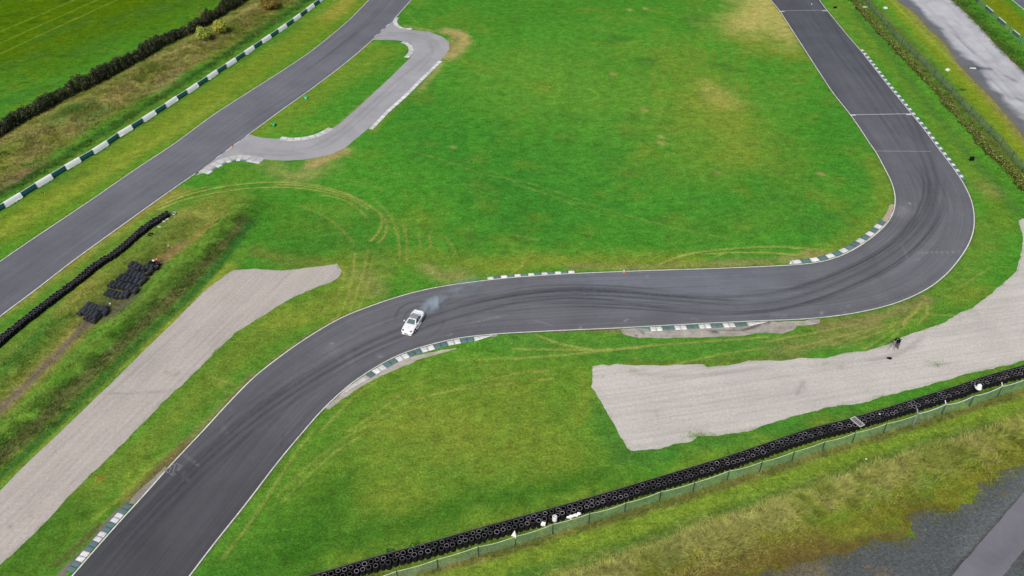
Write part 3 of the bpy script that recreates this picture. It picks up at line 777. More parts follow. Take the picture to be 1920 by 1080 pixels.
# ------------------------------------------------------------------ ground sheet
def axis_far(a, b, cell, far=3000, grow=1.35):
    core = np.arange(a, b + cell / 2, cell)
    ext = []; d = cell * 3; p = core[-1]
    while p < far: p += d; d *= grow; ext.append(p)
    exl = []; d = cell * 3; p = core[0]
    while p > -far: p -= d; d *= grow; exl.append(p)
    return np.concatenate([exl[::-1], core, ext])
xs = axis_far(-152, 152, 0.27)
ysc = [44.0]; 
while ysc[-1] < 236: ysc.append(ysc[-1] + 0.16 + 0.0022 * (ysc[-1] - 44))
ycore = np.array(ysc)
yl = []; d = 1; p = 44
while p > -600: p -= d; d *= 1.35; yl.append(p)
yh = []; d = 1.5; p = ycore[-1]
while p < 5000: p += d; d *= 1.35; yh.append(p)
ys = np.concatenate([yl[::-1], ycore, yh])
GX, GY = np.meshgrid(xs, ys)
NY, NX = GX.shape
# colours
C_G = np.array([0.062, 0.232, 0.021]); C_Y = np.array([0.185, 0.250, 0.030]); C_LUSH = np.array([0.046, 0.142, 0.022])
C_DK = np.array([0.024, 0.085, 0.014]); C_TAN = np.array([0.37, 0.31, 0.115]); C_STRAW = np.array([0.33, 0.26, 0.11]); C_OLIVE = np.array([0.135, 0.150, 0.030])
C_BR = np.array([0.17, 0.115, 0.055]); C_MUD = np.array([0.12, 0.10, 0.075])
GC = np.ones((NY, NX, 3)) * C_G
LN = fbm(GX, GY, 22, 3, 1)[..., None]; LM = fbm(GX, GY, 6, 4, 2)[..., None]; LS = fbm(GX, GY, 1.5, 3, 6)[..., None]
def sm(x, a, b):
    t = np.clip((x - a) / (b - a), 0, 1); return t * t * (3 - 2 * t)
GC = GC * (1 - 0.22 * sm(LM, 0.54, 0.72)) + C_Y * 0.22 * sm(LM, 0.54, 0.72)
GC *= 0.90 + 0.25 * (1 - LN)
GR = np.zeros((NY, NX))
def window(P, r):
    i0 = np.searchsorted(xs, P[:, 0].min() - r); i1 = np.searchsorted(xs, P[:, 0].max() + r)
    j0 = np.searchsorted(ys, P[:, 1].min() - r); j1 = np.searchsorted(ys, P[:, 1].max() + r)
    return slice(j0, j1), slice(i0, i1)
def pl(pts, w, col, s, nz=0.5, nscale=3.0, power=2, rough=None):
    """soft painted band along a line on the ground"""
    P = W(pts) if len(pts) > 1 else np.vstack([W(pts), W(pts) + 0.01])
    if len(P) > 2: P = smooth(P, max(0.8, w * 0.5), 1.2)
    sl = window(P, w * 2.6)
    x, y = GX[sl], GY[sl]
    if x.size == 0: return
    d = dist_poly(x, y, P) / w
    d = d * (1 + nz * 2 * (fbm(x, y, nscale, 4, len(pts) + int(abs(pts[0][0]))) - 0.5))
    a = np.clip(s * np.exp(-np.abs(d) ** power), 0, 1)
    GC[sl] = GC[sl] * (1 - a[..., None]) + np.array(col) * a[..., None]
    if rough is not None: GR[sl] = GR[sl] * (1 - a) + rough * a
# broad tones
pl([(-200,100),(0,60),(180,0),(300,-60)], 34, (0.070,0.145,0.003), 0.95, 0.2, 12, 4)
for x_, y_ in [(40,120),(120,60),(250,30),(60,180),(310,20),(180,90)]:
    pl([(x_-40,y_+10),(x_+40,y_-20)], 2.5, C_LUSH, 0.35, 0.8)
for k in range(170):
    x_, y_ = rr_.uniform(-10, 430), rr_.uniform(-5, 235)
    pl([(x_, y_), (x_ + rr_.uniform(5, 16), y_ - rr_.uniform(0, 3))], rr_.uniform(0.35, 1.0), ((0.03,0.085,0.006), (0.04,0.12,0.01), (0.13,0.2,0.006))[k % 3], 0.5, 0.9, 2)
for a_, b_ in (((-20,68),(140,0)), ((-20,90),(186,-2)), ((-20,110),(225,-3))):
    pl([a_, b_], 0.28, (0.19,0.29,0.03), 0.6, 0.1)
pl([(-80,470),(30,412),(150,338),(300,243),(430,157),(560,75),(640,18),(690,-30)], 6.0, (0.165,0.240,0.022), 0.85, 0.4, 6)
pl([(0,440),(60,400),(190,328),(330,242),(420,185)], 1.6, C_Y*1.15, 0.75, 0.6)
pl([(620,30),(655,-5),(690,-40)], 2.4, (0.30,0.29,0.05), 0.7, 0.6)
pl([(80,350),(120,335),(160,325)], 1.5, C_LUSH, 0.5, 0.8)
pl([(0,395),(120,325),(250,243),(400,145),(560,45)], 0.9, C_LUSH, 0.45, 0.4)
# verge right of the top-left track
pl([(-30,605),(60,545),(160,468),(270,395),(330,362)], 1.8, (0.26,0.25,0.05), 0.85, 0.4)
pl([(420,270),(470,250),(560,180),(640,130),(700,80)], 0.9, C_Y*1.1, 0.5, 0.5)
pl([(500,235),(560,200),(650,140),(720,95)], 4.0, (0.15,0.25,0.025), 0.75, 0.6)
# slip road patches
pl([(838,58),(866,66),(872,76),(858,92),(842,108)], 1.9, C_TAN*1.02, 0.95, 0.5, 2.0, 3)
pl([(850,70),(845,95)], 1.2, (0.30,0.22,0.09), 0.7, 0.5)
pl([(830,118),(805,148),(785,172)], 0.8, C_TAN, 0.75, 0.6)
pl([(780,175),(740,205),(700,245)], 0.9, C_Y, 0.7, 0.6)
pl([(640,283),(612,296),(588,306)], 1.8, C_TAN*0.95, 0.9, 0.5, 2.0, 3)
pl([(600,310),(578,322),(560,335)], 2.2, C_TAN, 0.45, 0.8)
pl([(760,48),(800,57),(835,62)], 0.7, C_TAN, 0.4, 0.6)
pl([(500,262),(560,264)], 0.4, C_TAN, 0.4, 0.6); pl([(730,150),(660,212),(630,238)], 0.35, C_STRAW, 0.7, 0.4)
pl([(510,310),(540,330)], 2.5, C_TAN, 0.35, 0.8)
# big infield
pl([(1000,150),(1150,180),(1280,200)], 20, (0.118,0.285,0.030), 0.65, 0.4, 10)
pl([(1100,330),(1250,380),(1420,400)], 17, (0.048,0.225,0.024), 0.6, 0.4, 10)
pl([(780,200),(900,300),(1000,400)], 12, (0.032,0.195,0.020), 0.6, 0.5, 10)
pl([(1540,200),(1600,330),(1600,420)], 7, (0.045,0.215,0.022), 0.5, 0.5, 8)
pl([(1470,30),(1475,90)], 3.0, (0.36,0.34,0.09), 0.85, 0.6)
pl([(1380,60),(1420,85),(1500,105)], 5, C_Y, 0.6, 0.6)
pl([(1340,190),(1365,215),(1385,260),(1395,290)], 5.5, C_Y*1.05, 0.65, 0.6)
pl([(1250,100),(1300,140),(1300,220),(1280,300)], 8, C_Y, 0.3, 0.7)
for xx in range(1220, 1400, 17):
    pl([(xx, 90), (xx+8, 160), (xx+14, 240)], 0.55, C_Y*0.95, 0.28, 0.8)
for k in range(12):
    r = 60 + k * 11
    pl([(1400 + r*0.55, 230 + k*4), (1400 + r*0.75, 300 + k*2), (1390 + r*0.62, 360 + k*3), (1350 + r*0.3, 400 + k*5), (1250, 425 + k*5)], 0.5, C_Y*0.9 if k % 2 else C_LUSH, 0.15, 0.8)
for x_, y_ in [(1160,70),(1210,110),(1310,28),(1350,120),(1380,130),(1040,215),(1130,75),(1300,35)]:
    pl([(x_-14,y_),(x_+14,y_+3)], 1.3, C_LUSH*0.9, 0.5, 0.9)
for x_, y_ in [(1240,255),(1240,268),(1180,18),(1210,15),(1150,138),(850,275),(1208,205),(1345,322),(1540,325)]:
    pl([(x_-2,y_),(x_+2,y_+2)], 0.5, C_TAN, 0.7, 0.9)
for k in range(34):                                   # mowing streaks fanning down the infield
    x0_ = 800 + k * 23 + rr_.uniform(-7, 7); bend_ = rr_.uniform(-12, 12)
    pl([(x0_ + 30, -30), (x0_ + 15 + bend_, 120), (x0_ - 5, 270), (x0_ - 45 - bend_, 420), (x0_ - 110, 500)][:rr_.randint(3, 5)], rr_.uniform(0.4, 1.0), (C_LUSH, C_G * 1.3, C_G * 0.85)[k % 3], rr_.uniform(0.05, 0.13), 1.0, 2)
for k in range(20):
    y0_ = 700 + k * 17
    pl([(640 - k * 9, y0_ + 120), (800, y0_ + 40), (1000, y0_), (1120, y0_ - 10)][:3], rr_.uniform(0.5, 1.3), (C_LUSH, C_Y)[k % 2], rr_.uniform(0.06, 0.14), 1.0, 2)
for k in range(240):
    x_, y_ = rr_.uniform(700, 1640), rr_.uniform(20, 480)
    pl([(x_,y_),(x_+rr_.uniform(-8,8),y_+rr_.uniform(-3,3))], rr_.uniform(0.3,2.2), (C_Y*0.9, C_LUSH, C_G*1.25)[k % 3], 0.3, 0.9)
pl([(1440,-20),(1425,20),(1410,45)], 7.5, (0.40,0.38,0.105), 0.88, 0.6, 4, 2)
pl([(1330,165),(1352,180),(1362,195)], 3.4, (0.32,0.33,0.075), 0.62, 0.7, 4)
pl([(1635,300),(1660,350),(1655,400),(1600,450),(1540,475)], 2.0, C_Y, 0.55, 0.6)
pl([(1470,487),(1520,478),(1555,478)], 1.2, C_TAN*0.85, 0.6, 0.8)
pl([(1070,498),(1150,500),(1250,500),(1340,495),(1440,492)], 1.0, C_STRAW*0.85, 0.65, 0.7)
pl([(940,495),(1000,490),(1100,488),(1300,487)], 2.0, C_Y, 0.7, 0.5)
pl([(700,490),(800,480),(900,500),(960,505)], 3.2, C_Y, 0.55, 0.7)
pl([(800,500),(830,520),(860,515)], 1.6, C_TAN*0.8, 0.5, 0.8)
pl([(640,500),(660,540),(640,580)], 3.6, C_Y*1.05, 0.7, 0.6)
pl([(690,520),(700,545)], 2.2, C_TAN*0.8, 0.4, 0.8)
pl([(560,470),(640,440),(700,470)], 4.5, C_LUSH, 0.4, 0.6)
pl([(480,380),(530,440),(570,470)], 4, C_G*0.8, 0.5, 0.7)
pl([(480,470),(530,490),(600,492)], 1.6, C_OLIVE*1.2, 0.55, 0.6)
# verge between left gravel and track
pl([(620,560),(540,600),(450,660),(380,730),(300,810),(200,900),(100,1010),(0,1100)], 3.2, (0.150,0.215,0.028), 0.75, 0.5, 5)
pl([(540,585),(500,610),(560,600)], 2.2, C_Y*1.15, 0.6, 0.7)
pl([(475,705),(440,742),(400,785),(350,835),(300,885)], 0.8, C_STRAW*0.75, 0.65, 0.6)
pl([(350,832),(318,862),(280,895),(240,935)], 0.9, C_BR, 0.8, 0.7)
pl([(185,985),(150,1020),(105,1060)], 0.5, C_BR*0.8, 0.7, 0.6)
pl([(120,970),(60,1040),(0,1100)], 3.5, C_G*0.62, 0.7, 0.6)  # vignette darkening painted into the grass colour of the corner
pl([(620,600),(640,592),(565,636),(500,684)], 0.35, C_STRAW*0.7, 0.5, 0.5)
for a_ in ([(240,920),(260,890),(290,862),(320,845)], [(175,975),(210,945),(245,920),(280,880)], [(230,925),(225,905),(250,880)]):
    pl(a_, 0.3, C_Y*1.25, 0.55, 0.3)
pl([(185,898),(190,897)], 0.4, (0.3,0.14,0.02), 0.7, 0.5)
# left edge of gravel yellow band
pl([(430,500),(380,545),(330,590),(260,652),(180,725),(80,825),(0,895),(-70,965)], 1.15, C_Y*1.15, 0.95, 0.3, 3, 4)
# berm area
pl([(400,385),(300,460),(180,560),(60,660),(-60,770)], 5.0, (0.20,0.23,0.04), 0.75, 0.5, 4, 2, 0.6)
pl([(345,400),(390,405),(360,430)], 2.0, (0.25,0.27,0.06), 0.6, 0.7)
pl([(250,500),(300,440),(330,430)], 1.5, (0.10,0.2,0.03), 0.5, 0.8)
pl([(130,585),(70,640),(20,690),(-40,740)], 1.6, (0.05,0.19,0.025), 0.8, 0.5, 3, 2, 0.6)
pl([(150,560),(110,600),(180,520)], 1.4, (0.30,0.24,0.06), 0.5, 0.7)
pl([(455,395),(400,450),(330,520),(250,595),(160,680),(60,775),(-40,860)], 1.5, (0.135,0.260,0.03), 0.95, 0.4, 3, 3, 0.5)
pl([(462,418),(420,468),(360,530),(290,598),(210,672),(130,748),(50,825),(-40,900)], 1.0, (0.115,0.115,0.04), 0.85, 0.6, 1.6, 3, 1.0)
pl([(470,420),(440,462),(395,518),(345,570),(290,618),(215,690),(130,775),(50,852),(-40,930)], 0.75, (0.034,0.135,0.022), 0.9, 0.3, 2, 3, 0.4)
pl([(425,402),(400,420),(370,445),(330,470),(300,492)], 0.9, (0.30,0.25,0.06), 0.8, 0.5)
pl([(330,452),(345,455),(360,450)], 0.5, C_MUD, 0.7, 0.6); pl([(335,463),(315,478),(300,488)], 0.9, C_BR*1.3, 0.8, 0.6)
pl([(165,600),(130,640),(90,682),(45,728),(0,772),(-60,830)], 1.6, (0.27,0.24,0.05), 0.9, 0.5)
pl([(168,602),(135,635),(95,676),(50,722),(0,768),(-60,826)], 0.8, C_MUD*1.35, 0.95, 0.6, 1.2)
pl([(250,560),(220,580),(205,590)], 1.2, C_MUD, 0.8, 0.6); pl([(290,500),(230,550),(170,600)], 1.5, C_MUD*0.7, 0.7, 0.5)
# bank between hedge and striped barrier
pl([(-120,335),(0,270),(120,205),(260,125),(400,55),(520,-15)], 5.4, (0.20,0.215,0.045), 0.92, 0.35, 3, 4, 0.9)
pl([(-100,385),(0,322),(120,250),(260,165),(400,88),(540,-2)], 3.6, (0.19,0.205,0.04), 0.92, 0.4, 3, 4, 0.9)
for x_, y_, c_ in [(60,290,C_TAN),(150,235,C_STRAW),(240,190,C_OLIVE),(300,160,C_STRAW),(350,120,C_TAN),(430,75,C_OLIVE),(20,345,(0.2,.14,.07)),(200,200,C_TAN*0.9),(20,260,C_TAN),(90,245,C_TAN),(160,170,C_OLIVE),(230,175,C_TAN),(60,320,(0.2,.14,.07)),(30,330,(0.2,.14,.07)),(330,105,C_TAN),(400,78,C_TAN),(320,140,(0.2,.14,.07)),(460,30,C_TAN),(260,140,C_OLIVE),(130,220,C_LUSH*1.5),(180,215,C_LUSH*1.6),(100,280,C_OLIVE)]:
    pl([(x_-22,y_+12),(x_+22,y_-12)], 1.6, c_, 0.6, 0.8, 2)
pl([(0,367),(60,330),(120,295),(250,213),(400,118),(520,35),(600,-15)], 1.0, C_LUSH*0.9, 0.85, 0.5, 2, 3, 0.8)
pl([(-20,260),(90,198),(180,150),(260,108),(340,66),(440,10)], 0.9, C_BR*0.8, 0.7, 0.5)
# lower central field
pl([(700,700),(900,760),(1050,700)], 8, (0.135,0.235,0.024), 0.7, 0.6, 6)
pl([(600,900),(800,900),(1000,850)], 11, (0.120,0.205,0.022), 0.65, 0.5, 6)
pl([(740,800),(800,780),(850,790)], 4.5, C_Y*1.1, 0.6, 0.7)
pl([(960,850),(1030,800),(1050,870)], 4.0, C_Y, 0.5, 0.8)
pl([(700,930),(740,920),(780,940)], 2.6, C_Y, 0.6, 0.8)
pl([(620,930),(600,980),(520,1050),(430,1090)], 3.5, C_G*0.62, 0.7, 0.7); pl([(800,800),(830,830)],3.5,(0.17,0.24,0.03),0.6,0.7); pl([(930,700),(960,740)],3.0,(0.17,0.24,0.03),0.5,0.8); pl([(560,1030),(700,1000),(850,960),(1000,920),(1150,890)], 2.0, C_G*0.62, 0.7, 0.5)  # first band: corner falloff painted as darker grass
pl([(1170,860),(1300,840),(1440,808),(1600,775)], 1.6, C_LUSH*1.2, 0.6, 0.5)
pl([(1120,760),(1140,810),(1165,850)], 1.2, C_LUSH*1.2, 0.6, 0.5); pl([(1090,700),(1100,750),(1085,790)], 1.1, C_Y, 0.5, 0.7)
pl([(960,640),(1100,645),(1250,655),(1400,645)], 2.6, (0.085,0.225,0.03), 0.7, 0.5)
pl([(1050,618),(1100,617),(1160,620)], 0.6, C_STRAW*0.6, 0.7, 0.6)
pl([(1180,680),(1260,683),(1330,681),(1400,675),(1500,668)], 0.8, C_OLIVE*1.1, 0.6, 0.6)
pl([(1500,630),(1600,618),(1700,585),(1790,535),(1840,460),(1850,420)], 3.2, (0.13,0.225,0.03), 0.6, 0.6)
pl([(1540,612),(1620,600),(1680,585),(1740,560)], 1.0, C_STRAW*0.75, 0.6, 0.8)
pl([(1450,660),(1550,640),(1640,610)], 1.6, C_STRAW*0.8, 0.4, 0.8)
pl([(1790,560),(1850,540)], 1.5, C_Y, 0.5, 0.7)
# right verge
pl([(1560,-10),(1640,85),(1720,180),(1790,270),(1850,350),(1890,420)], 2.4, (0.12,0.225,0.022), 0.7, 0.5)
pl([(1600,20),(1660,90),(1730,185),(1790,260),(1870,350),(1910,400)], 1.2, C_LUSH*1.2, 0.65, 0.5)
pl([(1610,92),(1700,215),(1760,300),(1800,360)], 0.5, C_BR, 0.25, 0.6)
pl([(1840,350),(1860,360)], 2, C_TAN*0.8, 0.35, 0.8)
pl([(1570,-60),(1640,20),(1700,82),(1770,160),(1850,250),(1930,350)], 2.2, (0.12,0.17,0.03), 0.85, 0.5, 1.5, 3, 0.8)
pl([(1680,0),(1740,60),(1800,130),(1860,200),(1920,270),(2000,370)], 3.8, (0.19,0.265,0.018), 0.9, 0.3, 4, 4)
pl([(1660,-10),(1705,35),(1760,90),(1800,125)], 0.45, (0.24,0.33,0.06), 0.7, 0.3)
pl([(1680,-5),(1725,40),(1770,82),(1800,125),(1840,168),(1890,225),(1930,275)], 1.0, C_STRAW*0.75, 0.6, 0.6)
pl([(1770,-30),(1810,20),(1870,80),(1930,140)], 2.0, (0.05,0.125,0.015), 0.9, 0.4, 2, 3, 0.9)
pl([(1785,-2),(1870,86),(1925,140)], 0.5, C_BR*0.9, 0.6, 0.5)
pl([(1840,-20),(1880,20),(1930,60)], 3.5, (0.15,0.20,0.008), 0.9, 0.3, 4, 4)
# bottom right beyond the fence
pl([(700,1130),(900,1080),(1100,1020),(1300,955),(1500,895),(1700,835),(1900,775),(2000,740)], 5.5, (0.17,0.265,0.028), 0.9, 0.45, 4, 4, 0.4)
pl([(720,1085),(897,1048),(1036,1006),(1171,966),(1299,928),(1424,889),(1541,851),(1660,815),(1765,783),(1870,750),(1960,725)], 0.5, C_BR*1.2, 0.55, 0.6, 1.5)
pl([(960,1080),(1150,1040),(1300,985),(1440,940),(1580,890),(1720,845),(1850,800)], 0.9, C_LUSH*1.1, 0.7, 0.6)
pl([(1050,1110),(1180,1062),(1300,1015),(1440,968),(1600,912),(1750,860),(1900,815),(2000,780)], 2.0, (0.29,0.31,0.075), 0.9, 0.5, 2, 3, 0.6)
pl([(1250,1090),(1400,1035),(1560,1005),(1680,960),(1780,930),(1860,880),(1930,840)], 2.3, (0.20,0.20,0.025), 0.8, 0.6, 2, 3, 0.5)
pl([(1200,1120),(1330,1080),(1440,1050),(1540,1030)], 2.0, (0.14,0.10,0.035), 0.75, 0.6)
pl([(1250,1050),(1265,1045)], 1.2, C_LUSH, 0.7, 0.6); pl([(1725,938),(1740,930)], 1.0, (0.05,0.15,0.02), 0.6, 0.6)
pl(CHIP[:13], 0.7, (0.13,0.105,0.02), 0.8, 0.8, 1.2); pl(CHIP[2:8], 0.9, (0.11,0.085,0.035), 0.6, 0.8, 1.2)
# tyre tracks on the grass
TR = [([(300,385),(350,365),(400,353),(450,345),(500,341),(550,342),(600,349),(650,362),(690,385),(715,400),(727,420),(725,440),(710,455)], .75),
      ([(300,392),(340,375),(400,362),(460,353),(520,350),(570,353),(620,362),(660,373),(690,392)], .7),
      ([(520,346),(560,347),(610,355),(655,367),(680,378)], .75), ([(300,380),(340,362),(390,350)], .5),
      ([(600,365),(640,372),(670,388),(688,408)], .5), ([(560,385),(600,400),(630,420),(655,445),(665,460)], .35), ([(715,405),(717,425),(708,440),(695,452)], .7),
      ([(610,335),(660,338),(690,345),(720,358)], .3), ([(700,372),(728,400),(740,420)], .3),
      ([(1240,495),(1265,483),(1290,476),(1330,470),(1400,464),(1460,462),(1530,468)], .75), ([(1315,477),(1380,473),(1450,474),(1500,479)], .7), ([(1340,482),(1355,477)], .5), ([(1260,488),(1300,474)], .4),
      ([(760,280),(830,300),(900,325),(1000,345),(1040,358),(1120,388),(1250,425),(1370,448)], .18), ([(900,310),(980,348),(1060,378),(1120,400),(1175,410)], .16), ([(655,295),(720,320),(800,340)], .15),
      ([(960,345),(1100,385),(1240,420)], .13), ([(960,440),(1010,450)], .2), ([(1120,465),(1250,478)], .2), ([(960,470),(1020,485)], .3),
      ([(1005,627),(1030,640),(1060,648),(1110,656)], .7), ([(960,654),(1050,656),(1150,656),(1220,648),(1330,640),(1440,632)], .6), ([(960,673),(1060,666),(1130,658),(1200,652)], .6), ([(1230,690),(1300,676),(1350,664),(1440,652)], .5), ([(1180,655),(1190,663),(1200,680)], .5),
      ([(1000,697),(1030,695)], .8), ([(1012,712),(1038,710)], .8), ([(960,702),(1000,695)], .4),
      ([(665,810),(705,792),(755,755),(830,735),(960,702)], .25), ([(805,742),(880,727),(960,719)], .3), ([(700,760),(780,720),(880,690),(960,680)], .15), ([(860,676),(960,672)], .35),
      ([(665,810),(605,850),(560,890),(520,930)], .3), ([(680,815),(630,845),(567,902),(530,940)], .4), ([(587,810),(560,840),(530,885),(505,925),(480,965),(455,1000),(420,1045)], .42),
      ([(700,720),(660,745),(620,790),(600,810)], .4), ([(750,740),(700,780),(650,810)], .35),
      ([(665,475),(662,520),(645,580),(625,602)], .5), ([(690,470),(680,520),(655,590)], .45), ([(700,480),(690,540),(665,600)], .35), ([(650,500),(640,550),(600,590)], .3),
      ([(740,420),(748,450),(750,485)], .5), ([(757,420),(763,450),(763,490)], .45), ([(785,440),(790,465)], .4), ([(805,440),(808,465)], .4), ([(835,445),(850,460),(853,475)], .4),
      ([(640,500),(655,540),(660,590)], .3), ([(955,515),(985,495),(1000,470)], .3), ([(980,500),(983,485)], .6),
      ([(1735,560),(1742,575),(1740,590),(1725,605)], .6), ([(1730,565),(1715,585),(1690,610)], .6), ([(1600,640),(1660,620),(1720,585)], .5), ([(1560,648),(1640,615),(1700,600)], .5), ([(1740,590),(1790,592)], .5), ([(1480,655),(1560,635),(1620,620)], .5), ([(1620,655),(1660,630),(1700,600),(1735,570)], .4), ([(1650,650),(1690,620),(1710,590)], .4),
      ([(1810,440),(1840,460),(1870,470)], .3), ([(1795,540),(1830,520),(1860,500)], .3), ([(1440,640),(1540,622),(1600,610)], .5),
      ([(395,707),(410,710),(425,718),(440,722)], .5), ([(410,720),(425,735)], .5),
      ([(745,10),(770,30),(790,50)], .3), ([(600,15),(640,-5)], .3), ([(760,0),(790,20)],.2)]
for pts, s in TR:
    pl(pts, 0.19, (0.36,0.37,0.085), min(0.9, s), 0.3, 0.8)
    pl([(p[0] + 1.5, p[1] + 2) for p in pts], 0.2, C_DK*1.3, s * 0.35, 0.3, 0.8)
# dark wheelings next to asphalt edges
for Cc in (CA, CB, CC, CD):
    P = Cc[::3]; sl = window(P, 1.5); x, y = GX[sl], GY[sl]
    # cheap: walk along the curve in chunks
    for i in range(0, len(P) - 1, 12):
        Q = P[i:i + 13]; s2 = window(Q, 0.9); xx, yy = GX[s2], GY[s2]
        if xx.size == 0: continue
        a = 0.55 * np.exp(-(dist_poly(xx, yy, Q) / 0.28) ** 2)
        GC[s2] = GC[s2] * (1 - a[..., None]) + np.array([0.075, 0.07, 0.035]) * a[..., None]
GZ = height(GX.ravel(), GY.ravel()).reshape(GX.shape)
V = np.stack([GX, GY, GZ], -1).reshape(-1, 3)
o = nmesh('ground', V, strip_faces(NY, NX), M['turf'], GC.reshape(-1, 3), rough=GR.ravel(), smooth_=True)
o['kind'] = 'structure'
#PART2
# ================================================================== kerbs
KW = (0.80, 0.80, 0.78); KG = (0.095, 0.185, 0.185); KT = (0.16, 0.27, 0.26); KC = (0.62, 0.60, 0.57); KL = (0.72, 0.73, 0.71)
def kerb(C, p0, p1, side, width, pattern, label, off=0.20, t0=0.0, t1=0.0, tc0=KW, tc1=KW, rise=0.09, rim=None, group=None, var=0.3, base=0.03):
    """pattern: list of block colours from p0 to p1 along the road-side line C"""
    q0, q1 = W([p0])[0], W([p1])[0]
    S = arclen(C); s0 = S[np.argmin(np.hypot(*(C - q0).T))]; s1 = S[np.argmin(np.hypot(*(C - q1).T))]
    Nn = normals(C); V = []; F = []; CC_ = []
    sg = 1 if s1 > s0 else -1
    def pt(s, d):
        p = at_s(C, S, np.array(s)); n_ = at_s(Nn, S, np.array(s)); return p + n_ * side * d
    def block(a, b, colr, wa, wb, na=5):
        cr = [0, .3, .62, .9, 1.0]; hz = [0.15, 0.55, 1.0, 0.9, 0.1]
        b0 = len(V); tint = 1 + rr_.uniform(-var, var) * 0.5
        for i in range(na + 1):
            f = i / na; s = a + (b - a) * f; ww = wa + (wb - wa) * f
            e = 0.55 if i in (0, na) else 1.0
            for c_, h_ in zip(cr, hz):
                p = pt(s, off + c_ * ww)
                V.append((p[0], p[1], base + 0.012 + rise * h_ * e * min(1, ww / width + .2)))
                cc = np.array(colr)
                if rim is not None and c_ < rim: cc = np.array(KC)
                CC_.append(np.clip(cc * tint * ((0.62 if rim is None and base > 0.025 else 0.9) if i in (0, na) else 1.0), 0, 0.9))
        for i in range(na):
            for j in range(4):
                k = b0 + i * 5 + j
                F.append((k, k + 1, k + 6, k + 5) if sg * side > 0 else (k, k + 5, k + 6, k + 1))
    n_ = len(pattern); L = (s1 - s0) / n_
    if t0: block(s0 - sg * t0, s0 - sg * 0.02, tc0, 0.08, width, 8)
    for i, c_ in enumerate(pattern):
        block(s0 + L * i + L * 0.02, s0 + L * (i + 1) - L * 0.02, c_, width, width)
    if t1: block(s1 + sg * 0.02, s1 + sg * t1, tc1, width, 0.08, 8)
    o = nmesh('kerb', V, F, M['kerb'], np.array(CC_), smooth_=False)
    return tag(o, label, 'kerb', group)
def pat(s): return [dict(W=KW, G=KG, T=KT, L=KL, C=KC)[c] for c in s]
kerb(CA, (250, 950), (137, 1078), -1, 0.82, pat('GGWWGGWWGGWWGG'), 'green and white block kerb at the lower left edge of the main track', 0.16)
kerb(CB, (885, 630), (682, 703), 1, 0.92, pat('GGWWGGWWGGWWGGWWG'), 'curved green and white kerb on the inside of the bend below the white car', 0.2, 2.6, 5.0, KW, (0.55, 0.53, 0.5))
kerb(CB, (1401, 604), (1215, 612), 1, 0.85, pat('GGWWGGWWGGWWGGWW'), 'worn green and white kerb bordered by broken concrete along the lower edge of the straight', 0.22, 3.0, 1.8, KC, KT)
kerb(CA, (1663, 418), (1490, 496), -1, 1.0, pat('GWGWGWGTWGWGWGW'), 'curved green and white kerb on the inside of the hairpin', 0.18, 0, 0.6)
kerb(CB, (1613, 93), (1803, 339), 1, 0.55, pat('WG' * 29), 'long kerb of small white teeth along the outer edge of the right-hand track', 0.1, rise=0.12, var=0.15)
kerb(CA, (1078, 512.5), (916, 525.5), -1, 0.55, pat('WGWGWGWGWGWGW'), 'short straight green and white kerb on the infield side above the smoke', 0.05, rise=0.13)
K7 = densify(W([(823, 114), (790, 146), (757, 179), (722, 210), (691, 242.5)]), 0.4)
kerb(K7, (823, 114), (691, 242.5), 1, 0.85, pat('WL' * 11), 'straight pale grey and white kerb on the infield side of the side road', 0.0, rise=0.06, base=0.02)
K8 = smooth(W([(757, 77.5), (766, 80), (774, 86), (776.5, 93), (774, 101), (766, 109)]), 0.3, 0.8)
kerb(K8, (757, 77.5), (766, 109), 1, 1.15, pat('CWCWCWCWCW'), 'small white curved kerb at the top tip of the grass island', -1.15, rim=0.4, rise=0.06, base=0.02)
K9 = smooth(W([(626, 242), (612, 251), (592, 259), (565, 264), (540, 265), (522, 262)]), 0.3, 0.8)
kerb(K9, (626, 242), (522, 262), -1, 1.35, pat('CWCWCWCW'), 'pale curved kerb at the bottom tip of the grass island', 0.0, rim=0.5, rise=0.05, base=0.02)
K10 = smooth(W([(741, 33), (736.5, 38), (738, 46), (746, 53), (758, 56), (772, 56)]), 0.3, 0.8)
kerb(K10, (741, 33), (772, 56), 1, 1.0, pat('CWCWCWCW'), 'small white curved kerb where the side road leaves the track at the top', 0.0, rim=0.35, rise=0.06, base=0.02)
K11 = smooth(W([(371, 323), (385, 313), (405, 301.5), (425, 294), (450, 290), (475, 293), (498, 297)]), 0.3, 1.0)
kerb(K11, (371, 323), (498, 297), -1, 2.2, pat('WGWGWGWGWW'), 'wide pale concrete kerb with a painted outer rim where the side road rejoins the track', 0.0, rim=0.7, rise=0.05, t0=1.5, t1=1.0, tc0=KC, tc1=KC, base=0.022)

